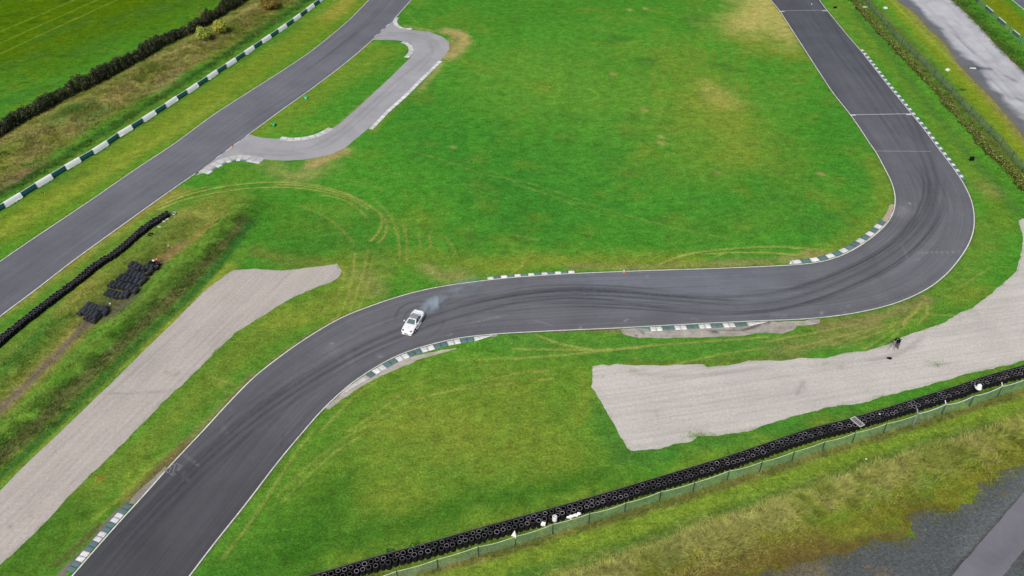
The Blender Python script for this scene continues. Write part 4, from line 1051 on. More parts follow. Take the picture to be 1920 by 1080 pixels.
# ================================================================== striped barrier, top left
def barrier():
    whites = [((-58,416),(-24,397)),((5.5,380),(37,361)),((65.5,343.3),(94.5,326)),((120.5,310),(147.5,294.5)),((172.5,280.5),(199,263.5)),((220,249),(245,234)),((266,221),(289,206.5)),((309,194),(330,180)),((349,168.5),(369,155)),((387.5,143),(405.5,130.5)),((423,119.5),(440.5,108)),((457.5,96.5),(474.5,85)),((489.5,75),(506,64)),((520.5,54.5),(535.5,44)),((549,34.5),(562,25)),((574,16),(587,6)),((597.5,-1.5),(609,-11)),((619,-19),(630,-28))]
    root = empty('striped_barrier', g(300, 205)); base = root.location.copy()
    tag(root, 'long low barrier of alternating white and dark green blocks along the top-left track', 'barrier')
    H = 1.0
    def panel(a, b, white):
        A = Vector(g(*a, H)); B = Vector(g(*b, H)); A.z = B.z = 0
        A -= base; B -= base; A.z = B.z = 0
        d = (B - A); L = d.length; d.normalize(); nrm = Vector((d.y, -d.x, 0))      # toward the track
        mb = MB(); n_ = 10
        if white:
            prof = [(-0.14, 0.02), (0.42, 0.04), (0.40, 0.18), (0.24, 0.60), (0.12, H - 0.04), (0.0, H + 0.01), (-0.14, H)]
        else:
            prof = [(-0.12, 0.02), (0.04, 0.02), (0.04, 0.26), (0.10, 0.34), (0.03, 0.45), (0.10, 0.56), (0.04, 0.66), (0.05, H - 0.07), (-0.12, H - 0.06)]
        k = len(prof); vs = []; cs = []
        colr = np.array((0.90, 0.90, 0.88) if white else (0.008, 0.135, 0.165))
        for i in range(n_ + 1):
            f = i / n_
            for (u, z) in prof:
                zz = z
                if white and z < 0.1: zz = z + max(0, rr_.gauss(0.05, 0.06)) + (0.12 if i in (0, n_) else 0)
                q = A + d * L * f + nrm * u + Vector((0, 0, zz))
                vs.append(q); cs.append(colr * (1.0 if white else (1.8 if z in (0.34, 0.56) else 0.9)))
        fs = [(i * k + j, (i + 1) * k + j, (i + 1) * k + (j + 1) % k, i * k + (j + 1) % k) for i in range(n_) for j in range(k)]
        V_ = [tuple(v_) for v_ in vs]
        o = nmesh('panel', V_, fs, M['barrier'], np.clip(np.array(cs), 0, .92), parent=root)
        o['label'] = 'white block' if white else 'dark green rail section'
        if not white:
            cap = MB(); c0 = (A + B) / 2 + Vector((0, 0, H - 0.035))
            cap.box(c0, (L, 0.16, 0.07), math.atan2(d.y, d.x)); cap.build('top_strip', M['concrete'], o)
    for i, (a, b) in enumerate(whites):
        panel(a, b, True)
        if i + 1 < len(whites): panel(b, whites[i + 1][0], False)
barrier()

# ================================================================== tyres
def tyre_profile(z0, R=0.315, h=0.215):
    return [(R * 0.80, z0), (R * 0.97, z0 + h * 0.12), (R, z0 + h * 0.5), (R * 0.97, z0 + h * 0.88), (R * 0.80, z0 + h)]
def stack_mesh(nt_=4):
    mb = MB(); h = 0.235
    mb.cur = 0
    prof = []
    for i in range(nt_): prof += tyre_profile(i * h, h=h)
    mb.lathe(prof, 16)
    mb.cur = 1
    mb.lathe([(0.252, nt_ * h), (0.262, nt_ * h + 0.012), (0.222, nt_ * h + 0.014), (0.205, nt_ * h - 0.01)], 16)
    mb.cur = 2
    mb.lathe([(0.205, nt_ * h - 0.01), (0.195, nt_ * h - 0.2), (0.02, nt_ * h - 0.22)], 16)
    return mb
sm_ = stack_mesh(4)
proto = sm_.build('tyre_stack', [M['rubber'], M['ring'], M['hole']], smooth_=True)
TW1 = [(430,1118),(500,1099),(572,1081),(615,1070),(705,1043),(805,1017),(880,995),(960,973),(1060,946),(1160,917),(1260,887),(1350,860),(1440,830),(1500,809),(1522,802),(1590,786),(1665,764),(1740,740),(1800,722),(1840,707),(1877,697),(1920,685),(1990,660)]
TH = 0.95
T1c = smooth(W(TW1, TH), 0.3, 1.2)
seg = sub(T1c, (540, 1100), (1940, 690))
N1 = normals(seg)           # left of travel = away from camera
S1 = arclen(seg)
count = 0
first = True
for row in range(2):
    s = 0.2 + 0.32 * row
    while s < S1[-1]:
        p = at_s(seg, S1, np.array(s)); n_ = at_s(N1, S1, np.array(s))
        q = p - n_ * (0.36 + row * 0.60) + np.array([rr_.uniform(-.035, .035), rr_.uniform(-.035, .035)])
        if first: o = proto; first = False
        else:
            o = proto.copy(); COL.objects.link(o)
        o.location = (q[0], q[1], rr_.uniform(-0.09, 0.03)); sc = rr_.uniform(0.90, 1.08)
        o.scale = (sc, sc, 1); o.rotation_euler = (rr_.uniform(-.06, .06), rr_.uniform(-.06, .06), rr_.uniform(0, 6))
        tag(o, 'stack of black tyres in the long double row in front of the green netting fence', 'tyre stack', 'tyre stacks lining the netting fence')
        count += 1
        s += 0.655
print('stacks', count)
# facing belt on the track side
def belt(C, H, label, off=0.03):
    Nn = normals(C); n_ = len(C); V = []; 
    for p, nn in zip(C, Nn):
        for o_, z in ((off, 0.0), (off, H), (off - 0.025, H), (off - 0.025, 0.0)):
            V.append((p[0] + nn[0] * o_, p[1] + nn[1] * o_, z))
    F = [(i * 4 + j, (i + 1) * 4 + j, (i + 1) * 4 + (j + 1) % 4, i * 4 + (j + 1) % 4) for i in range(n_ - 1) for j in range(4)]
    mi = [1 if j == 1 else 0 for i in range(n_ - 1) for j in range(4)]
    o = nmesh('facing_belt', V, F, None, mats=[M['belt'], M['beltedge']], mi=mi)
    return tag(o, label, 'belt')
belt(seg[::2], 1.0, 'thin black rubber belt fixed along the track side of the long double tyre row')

# left tyre wall, part of the far remainder of tyre stacks : one object
TW2 = [(316,395),(312,397),(275,420),(245,445),(217,470),(180,492),(150,517),(110,547),(75,573),(37,602),(0,633),(-40,668),(-80,700)]
T2c = smooth(W(TW2, 0.8), 0.3, 0.8); N2 = normals(T2c); S2 = arclen(T2c)
sm3 = stack_mesh(3); vb = np.array([tuple(v_) for v_ in sm3.v]); Vs = []; Fs = []; Ms = []
for row in (-1, 1):
    s = 0.3 + 0.3 * (row > 0)
    while s < S2[-1]:
        p = at_s(T2c, S2, np.array(s)) + at_s(N2, S2, np.array(s)) * row * 0.30
        b0 = sum(len(a) for a in Vs)
        sc = rr_.uniform(0.95, 1.08); a_ = rr_.uniform(-.06, .06)
        v_ = vb * np.array([sc, sc, rr_.uniform(0.9, 1.12)]); v_ = v_ + np.array([p[0] + rr_.uniform(-.06, .06) , p[1] + rr_.uniform(-.06, .06), float(height(p[0], p[1])[0]) - 0.03]) 
        v_[:, 2] += v_[:, 0] * 0 + (vb[:, 0] * a_)
        Vs.append(v_); Fs.append(np.array([f for f in sm3.f]) + b0); Ms += sm3.m
        s += 0.62
o = nmesh('tyre_stack', np.concatenate(Vs), np.concatenate(Fs), None, mats=[M['rubber'], M['ring'], M['hole']], mi=Ms, smooth_=True)
tag(o, 'narrow black wall of tyre stacks beside the top-left track', 'tyre stacks', None, 'stuff')

# tyre rolls lying in heaps
def roll_mesh():
    mb = MB(); prof = [(0.02, 0.10), (0.18, 0.05)]
    for i in range(4): prof += tyre_profile(i * 0.27, 0.30, 0.26)
    prof += [(0.18, 1.03), (0.02, 0.98)]
    R = Matrix.Rotation(radians(90), 3, 'Y')
    mb.lathe(prof, 14, mat=R); mb.v = [(v_[0] - 0.54, v_[1], v_[2]) for v_ in mb.v]
    return mb
M['roll'] = plain('black_tyre_roll', (0.022, 0.023, 0.028), 0.36, var=0.5, objrand=0.25)
rp = roll_mesh().build('tyre_roll', M['roll'], smooth_=True)
def zpt(x, y): return (130 + x / 6.75, 460 + y / 6.75)
heapA = [(230,765),(272,785),(318,798),(365,812),(412,808),(445,815),(150,845),(192,838),(238,858),(285,868),(330,885),(372,898),(230,905),(280,925),(322,945),(455,850)]
heapB = [(480,600),(522,612),(562,622),(612,640),(668,640),(724,632),(530,492),(577,502),(630,508),(688,522),(745,530),(795,545),(835,575),
         (640,412),(690,424),(740,436),(795,444),(850,458),(900,480),(945,440),(740,348),(786,360),(832,376),(880,388),(928,402)]
heapC = [(785,248),(832,264),(880,288)]
heapC2 = [(940,296),(992,280),(1042,300)]
ax = Vector(g(*zpt(590, 460))) - Vector(g(*zpt(540, 520))); ang = math.atan2(ax.y, ax.x)
first = True
def place_roll(p, rz, lab, grp, lift=0.0, tilt=0.0):
    global first
    if first: o = rp; first = False
    else: o = rp.copy(); COL.objects.link(o)
    q = gz(*p, lift=0.30 + lift)
    o.location = (q.x, q.y, q.z + 0.33 + lift); o.scale = (1.1, 1.16, 1.16); o.rotation_euler = (rr_.uniform(0, 6), tilt + rr_.uniform(-.03, .03), rz + rr_.uniform(-.04, .04))
    o.rotation_mode = 'XYZ'
    tag(o, lab, 'tyre roll', grp)
for i, p in enumerate(heapA): place_roll(zpt(*p), ang, 'black tyre roll lying in the lower isolated heap on the muddy path', 'tyre rolls in the lower heap', 0.42 if 8 <= i <= 10 else 0)
for i, p in enumerate(heapB): place_roll(zpt(*p), ang, 'black tyre roll lying in the large middle heap of parallel rows', 'tyre rolls in the middle heap', 0.0 if i < 6 or i > 12 else 0.12)
for p in heapC: place_roll(zpt(*p), ang, 'black tyre roll in the small top row of three above the large heap', 'tyre rolls in the top row')
for p in heapC2: place_roll(zpt(*p), radians(100), 'black tyre roll standing end-on between the top row and the upright stacks', 'end-on tyre rolls beside the upright stacks')
pr3 = stack_mesh(3).build('tyre_stack', [M['rubber'], M['ring'], M['hole']], smooth_=True)
for i, p in enumerate([(1022,205),(1072,190),(1120,215),(1045,245),(1095,262),(1010,330)]):
    o = pr3 if i == 0 else pr3.copy()
    if i: COL.objects.link(o)
    q = gz(*zpt(*p), lift=0.7); o.location = (q.x, q.y, q.z - 0.05 * (i % 3)); o.rotation_euler = (rr_.uniform(-.1, .1), rr_.uniform(-.1, .1), 0)
    tag(o, 'upright black tyre stack in the cluster under the red and white markers', 'tyre stack', 'upright tyre stacks beside the heap')
# loose tyres
def loose_tyre(p, mat, label):
    mb = MB(); mb.lathe([(0.19, 0.03), (0.26, 0.0), (0.31, 0.05), (0.325, 0.10), (0.31, 0.16), (0.26, 0.21), (0.19, 0.18), (0.18, 0.10)], 18, close=True)
    o = mb.build('tyre', mat, smooth_=True); q = gz(*p); o.location = (q.x, q.y, q.z + 0.03); o.rotation_euler = (0.1, -0.08, 0)
    o.scale = (1.25, 1.25, 1.1)
    return tag(o, label, 'tyre')
loose_tyre((327, 401.5), M['steel'], 'loose pale grey tyre lying flat just past the end of the tyre wall')
loose_tyre((282.5, 441), M['rubber'], 'loose black tyre lying in the grass above the tyre heap')

# ================================================================== fences
def fence(bottoms, H, label, netm, wirem, postm, sag=0.12, prad=0.035, wrad=0.025, netfrom=0.02, arms=(), heavy=(), lean=0.0):
    B = [gz(*b) for b in bottoms]
    root = empty('netting_fence', B[len(B) // 2]); base = root.location.copy()
    tag(root, label, 'fence')
    nx, nz_ = 8, 4; V = []; F = []; top = []
    for i in range(len(B) - 1):
        b0 = len(V); a, b = B[i], B[i + 1]
        d = (b - a).normalized(); nr = Vector((-d.y, d.x, 0))
        h0, h1 = hs[i] if (hs := fence.h.get(label)) else H, H
        for ix in range(nx + 1):
            f = ix / nx; p = a.lerp(b, f); zt = H - sag * 4 * f * (1 - f) * (0.6 + 0.8 * ((i * 37) % 10) / 10)
            if nr.dot(p) < 0: nr = -nr
            bul = 0.07 * math.sin(f * pi) * math.sin(i * 2.3 + 1)
            for iz in range(nz_ + 1):
                v_ = iz / nz_
                q = p + nr * (0.09 + bul * math.sin(v_ * pi)) + Vector((0, 0, netfrom + (zt - netfrom) * v_)) - base
                V.append(tuple(q))
            if not (i and ix == 0): top.append(p + Vector((0, 0, zt)) - base + nr * 0.0)
        for ix in range(nx):
            for iz in range(nz_):
                k = b0 + ix * (nz_ + 1) + iz
                F.append((k, k + nz_ + 1, k + nz_ + 2, k + 1))
    nmesh('netting', V, F, netm, parent=root)
    mb = MB(); mb.tube(top, wrad, 5); mb.build('top_wire', wirem, root)
    for i, b in enumerate(B):
        mb = MB(); q = b - base; hv = i in heavy
        mb.tube([q + Vector((0, 0, -0.1)), q + Vector((0, 0, H + (0.08 if not hv else 0.25)))], prad * (2.0 if hv else 1.0), 6)
        po = mb.build('post', M['steel'] if hv else postm, root)
        if i in arms or hv:
            d = (B[min(i + 1, len(B) - 1)] - B[max(i - 1, 0)]).normalized(); nr = Vector((-d.y, d.x, 0))
            t0_ = q + Vector((0, 0, H + (0.2 if hv else 0.02)))
            m2 = MB(); m2.tube([t0_, t0_ + nr * 0.28 + Vector((0, 0, 0.42))], 0.055 if not hv else 0.08, 6); m2.build('arm', M['steel'] if hv else M['wire_w'], po)
        if hv:
            for sgn in (-1, 1):
                d = (B[i + 1] - B[i]).normalized() if sgn > 0 else (B[i - 1] - B[i]).normalized()
                m2 = MB(); m2.tube([q + Vector((0, 0, H * 0.8)), q + d * 1.6], 0.035, 6); m2.build('brace', M['steel'], po)
    return root
fence.h = {}
F1 = [(590,1134),(672,1111),(746,1090),(821,1068),(897,1044),(966,1025),(1036,1002),(1104,982),(1171,962),(1236,941),(1299,924),(1363,902),(1424,885),(1484,866),(1541,847),(1598,830),(1656,813),(1712,797)]
F1b = [(1712,797),(1765,779),(1817,763),(1870,745),(1924,727),(1980,708)]
fence(F1, 1.62, 'green netting fence with thin pale cord along its top behind the long tyre row', M['net'], M['wire_y'], M['post'], 0.16, 0.048, 0.026)
fence(F1b, 1.80, 'green netting fence with a thick white top rail and grey corner post at the right', M['net'], M['wire_w'], M['greypost'], 0.30, 0.055, 0.038, arms=(1, 3, 4), heavy=(0,))
F2 = [(1592,-32),(1605,-16),(1617,-1),(1628,13),(1639,26),(1651,40),(1663,54),(1674.5,69),(1690,85),(1704.5,99),(1718,112.5),(1734,127.5),(1751,144),(1765,160),(1782.5,177.5),(1799.5,197.5),(1817,215),(1834,232.5),(1854,252.5),(1875.5,275),(1896,301),(1917,325),(1940,350),(1965,378)]
fence(F2, 1.72, 'long thin grey-green fence with dark posts behind the bramble row on the right', M['net_far'], M['net_far'], M['greypost'], 0.05, 0.05, 0.02)
F3 = [(1795,-34),(1812,-14),(1830,5),(1849,24),(1869,43),(1890,62),(1912,82),(1936,104),(1965,130)]
fence(F3, 1.75, 'green netting fence beyond the pale service road in the top right corner', M['net'], M['net'], M['greypost'], 0.04, 0.04, 0.02)
for a, b in (((1849,10),(1862,21)), ((1872.5,31.5),(1886,43)), ((1901,56),(1912,65)), ((1822,-14),(1836,-2))):
    A = Vector(g(*a, 0.8)); B_ = Vector(g(*b, 0.8)); A.z = B_.z = 0; d = B_ - A
    r_ = empty('barrier_panel', (A + B_) / 2, math.atan2(d.y, d.x))
    tag(r_, 'white topped barrier panel showing above the netting in the top right corner', 'barrier panel', 'white barrier panels behind the corner fence')
    MB().box((0, 0, 0.36), (d.length, 0.22, 0.72)).build('panel', M['greypost'], r_, bevel=0.02)
    MB().box((0, 0, 0.77), (d.length, 0.26, 0.10)).build('top_strip', M['white'], r_, bevel=0.02)

# items hanging on / by the netting fence
def blob_mesh(name, mat, pts, label, cat, sub_=1):
    mb = MB()
    bm = bmesh.new()
    for c, r in pts:
        mt = Matrix.Translation(c) @ Matrix.Diagonal((*r, 1))
        bmesh.ops.create_icosphere(bm, subdivisions=2, radius=1.0, matrix=mt)
    for v_ in bm.verts:
        nz = Vector((rr_.uniform(-1, 1), rr_.uniform(-1, 1), rr_.uniform(-1, 1))) * 0.035
        v_.co += nz
    me = bpy.data.meshes.new(name); bm.to_mesh(me); bm.free(); me.materials.append(mat)
    o = bpy.data.objects.new(name, me); COL.objects.link(o)
    return tag(o, label, cat)
def drum(name, p, z, label, cat, lying=False, R=0.33, Hh=0.55):
    r_ = empty(name, (0, 0, 0)); tag(r_, label, cat)
    q = g(*p, z); r_.location = (q[0], q[1], z - Hh / 2 if not lying else z)
    mb = MB(); prof = [(R * .7, 0), (R * .96, .03), (R, .12), (R * .93, Hh * .33), (R, Hh * .5), (R * .93, Hh * .67), (R, Hh * .88), (R * .96, Hh), (R * .74, Hh)]
    mb.lathe(prof, 16); mb.build('body', M['white'], r_, smooth_=True)
    mb = MB(); mb.lathe([(R * .74, Hh - .002), (R * .68, Hh * .7), (0.01, Hh * .68)], 16); mb.build('opening', M['black'] if lying else M['concrete'], r_, smooth_=True)
    if lying: r_.rotation_euler = (0, radians(88), radians(-15))
    return r_
drum('wrapped_tyre', (1014.5, 980.5), 0.45, 'white wrapped tyre lying on its side between the tyre row and the fence', 'tyre', True, 0.30, 0.5)
drum('plastic_drum', (1040, 972), 1.45, 'upright white drum perched on top of the netting fence post', 'drum', False, 0.26, 0.65)
q = g(1078, 968, 1.3)
o = blob_mesh('plastic_sheet', M['white'], [((-0.75, -0.1, -0.05), (0.32, .16, .16)), ((-0.35, 0, 0.05), (0.36, .2, .2)), ((0.1, 0.1, 0.1), (0.34, .2, .22)), ((0.5, .2, 0.25), (0.27, .2, .28)), ((-0.5, -0.1, -0.35), (0.14, .08, .22))], 'crumpled white plastic sheet snagged along the top of the netting fence', 'plastic sheet'); o.location = q; o.scale = (0.85, 0.85, 0.8)
r_ = empty('post_cover', g(966, 1025, 0)); tag(r_, 'small white triangular cover on a fence post left of the white drum', 'post cover')
mb = MB(); z = 1.62; mb.add([(-0.42, 0.05, z + .05), (0.10, -0.1, z), (0.12, .25, z + .02), (-0.05, 0.1, z + 0.85)], [(0, 1, 3), (1, 2, 3), (2, 0, 3), (0, 2, 1)]); mb.build('cover', M['white'], r_)
MB().tube([(0, 0, z - .3), (0, 0, z + .1)], 0.05, 6).build('clip', M['white'], r_)
q = g(1835, 727.5, 1.95)
r_ = empty('post_cover', q); tag(r_, 'rounded white bag-like cover on the third post of the right fence', 'post cover')
blob = MB(); blob.lathe([(0.02, 0.62), (0.16, 0.58), (0.27, 0.40), (0.30, 0.2), (0.36, 0.02), (0.38, -0.05), (0.2, -0.12), (0.02, -0.15)], 14); blob.build('cover', M['white'], r_, smooth_=True)
MB().tube([(-0.36, 0.05, 0.0), (-0.55, 0.08, 0.42)], 0.05, 6).build('arm', M['wire_w'], r_)
# ladder frame on the tyres
q = g(1607.5, 791, 1.0); r_ = empty('metal_frame', q, radians(-62)); tag(r_, 'pale rectangular metal frame with dark mesh lying across the tyre row', 'metal frame')
mb = MB()
for y_ in (-0.35, 0.35): mb.box((0, y_, 0.03), (1.5, 0.09, 0.06))
for x_ in (-0.75, 0.75): mb.box((x_, 0, 0.03), (0.09, 0.78, 0.055))
mb.build('frame', M['concrete'], r_); MB().box((0, 0, 0.01), (1.42, 0.62, 0.02)).build('mesh', M['slate'], r_)
blob_mesh('litter', M['white'], [((0, 0, 0), (0.09, .07, .05))], 'tiny white scrap on top of the tyres right of the metal frame', 'litter').location = g(1649.5, 776.5, 1.0)

# ================================================================== small items
def cone(p, label, h=0.5):
    q = gz(*p); r_ = empty('traffic_cone', q); tag(r_, label, 'cone')
    MB().box((0, 0, 0.02), (0.36, 0.36, 0.04)).build('base', M['orange'], r_, bevel=0.01)
    mb = MB(); mb.lathe([(0.14, 0.04), (0.10, 0.2)], 14); mb.lathe([(0.066, h * 0.72), (0.02, h), (0.001, h)], 14); mb.build('body', M['orange'], r_, smooth_=True)
    mb = MB(); mb.lathe([(0.102, 0.2), (0.066, h * 0.72)], 14); mb.build('sleeve', M['white'], r_, smooth_=True)
    return r_
cone((1170, 510.5), 'orange and white cone on the infield edge of the middle straight', 0.62)
cone((434, 278.5), 'red and white cone on the dashed line where the side road joins', 0.6)
def marker(p, rz, label, tall):
    q = gz(*p); r_ = empty('marker_board', q, rz); tag(r_, label, 'marker board')
    # A-frame : two leaning boards, feet
    for sgn in (-1, 1):
        mb = MB(); w_, h_ = 0.42, 0.62
        b0 = Vector((0, sgn * 0.26, 0.05)); t0_ = Vector((0, sgn * 0.04, h_))
        vs = [b0 + Vector((-w_, 0, 0)), b0 + Vector((w_, 0, 0)), t0_ + Vector((w_, 0, 0)), t0_ + Vector((-w_, 0, 0))]
        vs += [v_ + Vector((0, sgn * 0.03, 0.01)) for v_ in vs]
        mb.add(vs, [(0, 1, 2, 3), (7, 6, 5, 4), (0, 4, 5, 1), (1, 5, 6, 2), (2, 6, 7, 3), (3, 7, 4, 0)]); mb.build('board', M['green'], r_)
    for x_ in (-0.36, 0.36):
        MB().box((x_, 0, 0.06), (0.2, 0.72, 0.12)).build('weight', M['black'], r_, bevel=0.02)
    if tall:
        MB().box((0, -0.31, 0.2), (0.22, 0.05, 0.24)).build('plate', M['white'], r_)
marker((573, 184.5), radians(10), 'upper green marker board with a small white plate beside the top-left track', True)
marker((513.5, 235.5), radians(-25), 'lower green marker board with black feet on the grass island', False)
q = gz(1822, 302); r_ = empty('black_board', q, radians(5)); tag(r_, 'square black board standing on the grass right of the hairpin kerb', 'board')
mb = MB(); mb.box((0, 0, 0.42), (0.85, 0.05, 0.76), mat=Matrix.Rotation(radians(-18), 4, 'X')); mb.build('panel', M['black'], r_)
for x_ in (-0.3, 0.3): MB().tube([(x_, 0.2, 0.7), (x_, 0.55, 0.0)], 0.02, 5).build('leg', M['black'], r_)
q = gz(1566, 16); r_ = empty('black_board', q, radians(12)); tag(r_, 'low black board on the grass beside the top of the right-hand track', 'board')
MB().box((0, 0, 0.28), (1.0, 0.06, 0.42), mat=Matrix.Rotation(radians(-25), 4, 'X')).build('panel', M['black'], r_)
for x_ in (-0.35, 0.35): MB().tube([(x_, 0.12, 0.4), (x_, 0.4, 0.0)], 0.025, 5).build('leg', M['black'], r_)
def slab(p, d, rz, mat, label, name='concrete_slab', cat='slab', z=None):
    q = gz(*p); o = MB().box((0, 0, 0), d, taper=0.8).build(name, mat, bevel=0.02)
    o.location = (q.x, q.y, q.z + (d[2] / 2 if z is None else z)); o.rotation_euler = (rr_.uniform(-.15, .15), rr_.uniform(-.15, .15), rz)
    return tag(o, label, cat)
slab((1824, 128), (1.4, 0.85, 0.2), radians(-25), M['concrete'], 'pale oval slab on the dark edge of the service road', z=0.06)
slab((1776.5, 132), (0.75, 0.7, 0.35), 0.6, M['white'], 'white block on the yellow-green grass left of the pale slab', 'white_block', 'block')
slab((1660, 16), (0.8, 0.75, 0.4), 0.3, M['white'], 'white block on the grass strip behind the fence at the top', 'white_block', 'block')
slab((1621, 14), (1.3, 0.9, 0.3), 0.5, M['concrete'], 'crumpled pale sheet among the brambles at the top of the right fence', 'sheet', 'sheet')
slab((1874, 295), (1.1, 0.5, 0.25), 0.2, plain('pale_teal', (0.45, 0.62, 0.58), 0.5), 'pale teal sheet among the brambles near the right edge', 'sheet', 'sheet')
slab((1901, 322), (0.4, 0.3, 0.2), 0.2, M['white'], 'small white scrap among the brambles below the teal sheet', 'litter', 'litter')
slab((1867, 289), (0.35, 0.3, 0.2), 0.5, M['concrete'], 'small yellowish scrap among the brambles left of the teal sheet', 'litter', 'litter')
slab((307.5, 415.5), (0.55, 0.36, 0.12), 0.3, M['concrete'], 'middle one of three flat pale blocks by the end of the tyre wall', 'concrete_block', 'block')
slab((313.5, 411), (0.55, 0.38, 0.12), 0.2, M['concrete'], 'flat pale block nearest the end of the tyre wall', 'concrete_block', 'block')
slab((299, 425.5), (0.65, 0.36, 0.12), 0.1, M['concrete'], 'flat pale block lowest of those lying along the tyre wall', 'concrete_block', 'block')
for p, sz, lab in (((206.5, 570), .25, 'small white scrap on the muddy path between the two tyre heaps'), ((316, 461), .22, 'tiny white scrap on the upper end of the muddy path'),
                   ((126.5, 545), .28, 'small pale scrap against the near side of the left tyre wall'), ((1624, 861), .2, 'tiny white scrap on the grass right of the green fence'),
                   ((1522, 8), .3, 'tiny white scrap on the asphalt at the top of the right-hand track')):
    slab(p, (sz, sz * .8, sz * .5), rr_.uniform(0, 3), M['white'], lab, 'litter', 'litter')
q = gz(292, 489, 0.7); r_ = empty('plastic_marker', (q.x, q.y, q.z + 0.55), 0.4); tag(r_, 'crumpled red and white plastic markers lying on the upright tyre stacks', 'plastic markers')
for i in range(6):
    MB().box((rr_.uniform(-.35, .35), rr_.uniform(-.2, .3), 0.12 + rr_.uniform(0, .25)), (0.36, 0.2, 0.14), rz=rr_.uniform(0, 3)).build('piece', M['red'] if i % 2 == 0 else M['white'], r_, bevel=0.02)

# ================================================================== vegetation
LV = np.array([[-.5, -.5, 0], [.5, -.35, 0], [.45, .5, 0], [-.4, .4, 0]])
def leaf_cloud(name, blobs, dens, size, pal, parent=None, shell=0.55, flat=False):
    """blobs: (x,y,z,rx,ry,rz)"""
    Vs = []; Cs = []; pal = np.array(pal)
    for bx_, by_, bz, rx, ry, rz in blobs:
        n_ = int(dens * (rx * ry + rx * rz + ry * rz) * 4)
        d = RNG.normal(size=(n_, 3)); d /= np.linalg.norm(d, axis=1)[:, None]
        bump_ = 0.72 + 0.55 * vnoise(d[:, 0] * 2.6 + bx_, d[:, 1] * 2.6 + by_ + d[:, 2] * 2.1, 5)
        rad = (shell + (1 - shell) * RNG.random(n_) ** 0.5) * bump_
        P = d * rad[:, None] * np.array([rx, ry, rz]) + np.array([bx_, by_, bz])
        ok = P[:, 2] > 0.02; P, d, rad = P[ok], d[ok], rad[ok]; n_ = len(P)
        nr = d + RNG.normal(size=(n_, 3)) * 0.55; nr /= np.linalg.norm(nr, axis=1)[:, None]
        t_ = np.cross(nr, RNG.normal(size=(n_, 3))); t_ /= np.linalg.norm(t_, axis=1)[:, None]; b_ = np.cross(nr, t_)
        s_ = size * (0.6 + 0.9 * RNG.random(n_))
        q = P[:, None, :] + (t_[:, None, :] * LV[None, :, 0:1] + b_[:, None, :] * LV[None, :, 1:2]) * s_[:, None, None]
        Vs.append(q.reshape(-1, 3))
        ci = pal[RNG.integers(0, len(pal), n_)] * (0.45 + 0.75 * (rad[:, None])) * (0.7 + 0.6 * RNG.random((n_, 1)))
        Cs.append(np.repeat(ci, 4, 0))
    V = np.concatenate(Vs); C_ = np.concatenate(Cs); F = np.arange(len(V)).reshape(-1, 4)
    return nmesh(name, V, F, M['leaf'], C_, parent=parent)

H1 = [(-140,352),(-60,300),(0,256),(37,228),(87,205),(137,176),(175,163),(217,138),(267,112),(295,92),(337,72),(375,56),(405,34),(437,16),(475,-8),(540,-60)]
P1 = smooth(W(H1), 1.3, 1.5)
root = empty('hedge', (*P1[len(P1) // 2], 0)); tag(root, 'long dark hedge along the edge of the top-left field', 'hedge')
bl = []
for i, p in enumerate(P1):
    zb = float(height(p[0], p[1])[0]); hh = 1.0 + 0.8 * vnoise(np.array([i * 0.45]), np.array([3.0]), 4)[0]
    bl.append((p[0] + rr_.uniform(-.3, .3) - root.location.x, p[1] + rr_.uniform(-.3, .3) - root.location.y, zb + hh * 0.8, 1.15, 1.15, hh * 1.15))
    if rr_.random() < 0.5: bl.append((p[0] + rr_.uniform(-.6, .6) - root.location.x, p[1] + rr_.uniform(-.6, .6) - root.location.y, zb + hh * 1.5, .6, .6, hh * .6))
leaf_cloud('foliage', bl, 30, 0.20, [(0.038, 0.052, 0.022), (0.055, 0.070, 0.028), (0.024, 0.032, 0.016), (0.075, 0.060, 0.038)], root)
mb = MB()
for i in range(0, len(P1), 2):
    p = P1[i]; a = Vector((p[0] - root.location.x, p[1] - root.location.y, 0)); mb.tube([a, a + Vector((rr_.uniform(-.3, .3), rr_.uniform(-.3, .3), 1.6))], 0.07, 5, 0.03)
mb.build('stem', M['bark'], root)
def bush(p, R, Hh, pal, label, dens=30, size=0.18, name='bush'):
    q = gz(*p); root = empty(name, q); tag(root, label, 'bush')
    bl = [(0, 0, Hh * 0.52, R * 0.9, R * 0.9, Hh * 0.48)]
    for k in range(7):
        a = k * 0.9; bl.append((cos(a) * R * .5, sin(a) * R * .5, Hh * rr_.uniform(.4, .8), R * .45, R * .45, Hh * .26))
    leaf_cloud('foliage', bl, dens, size, pal, root, 0.4)
    mb = MB()
    for k in range(5):
        a = k * 1.3; mb.tube([(0, 0, 0), (cos(a) * .2, sin(a) * .2, Hh * .3), (cos(a) * R * .5, sin(a) * R * .5, Hh * .7)], 0.07, 5, 0.02)
    mb.build('stem', M['bark'], root)
PB = [(0.26, 0.31, 0.05), (0.21, 0.25, 0.045), (0.32, 0.36, 0.08)]
bush((384.5, 76), 1.75, 3.3, PB, 'lower left of the two round olive bushes on the bank')
bush((415, 63), 1.75, 3.3, [(0.33, 0.36, 0.06), (0.27, 0.29, 0.045), (0.38, 0.38, 0.08)], 'upper right of the two round olive bushes on the bank')
bush((507, 16), 2.6, 2.3, [(0.24, 0.17, 0.04), (0.19, 0.13, 0.035), (0.15, 0.14, 0.03)], 'low rusty orange bush at the top of the bank by the barrier')
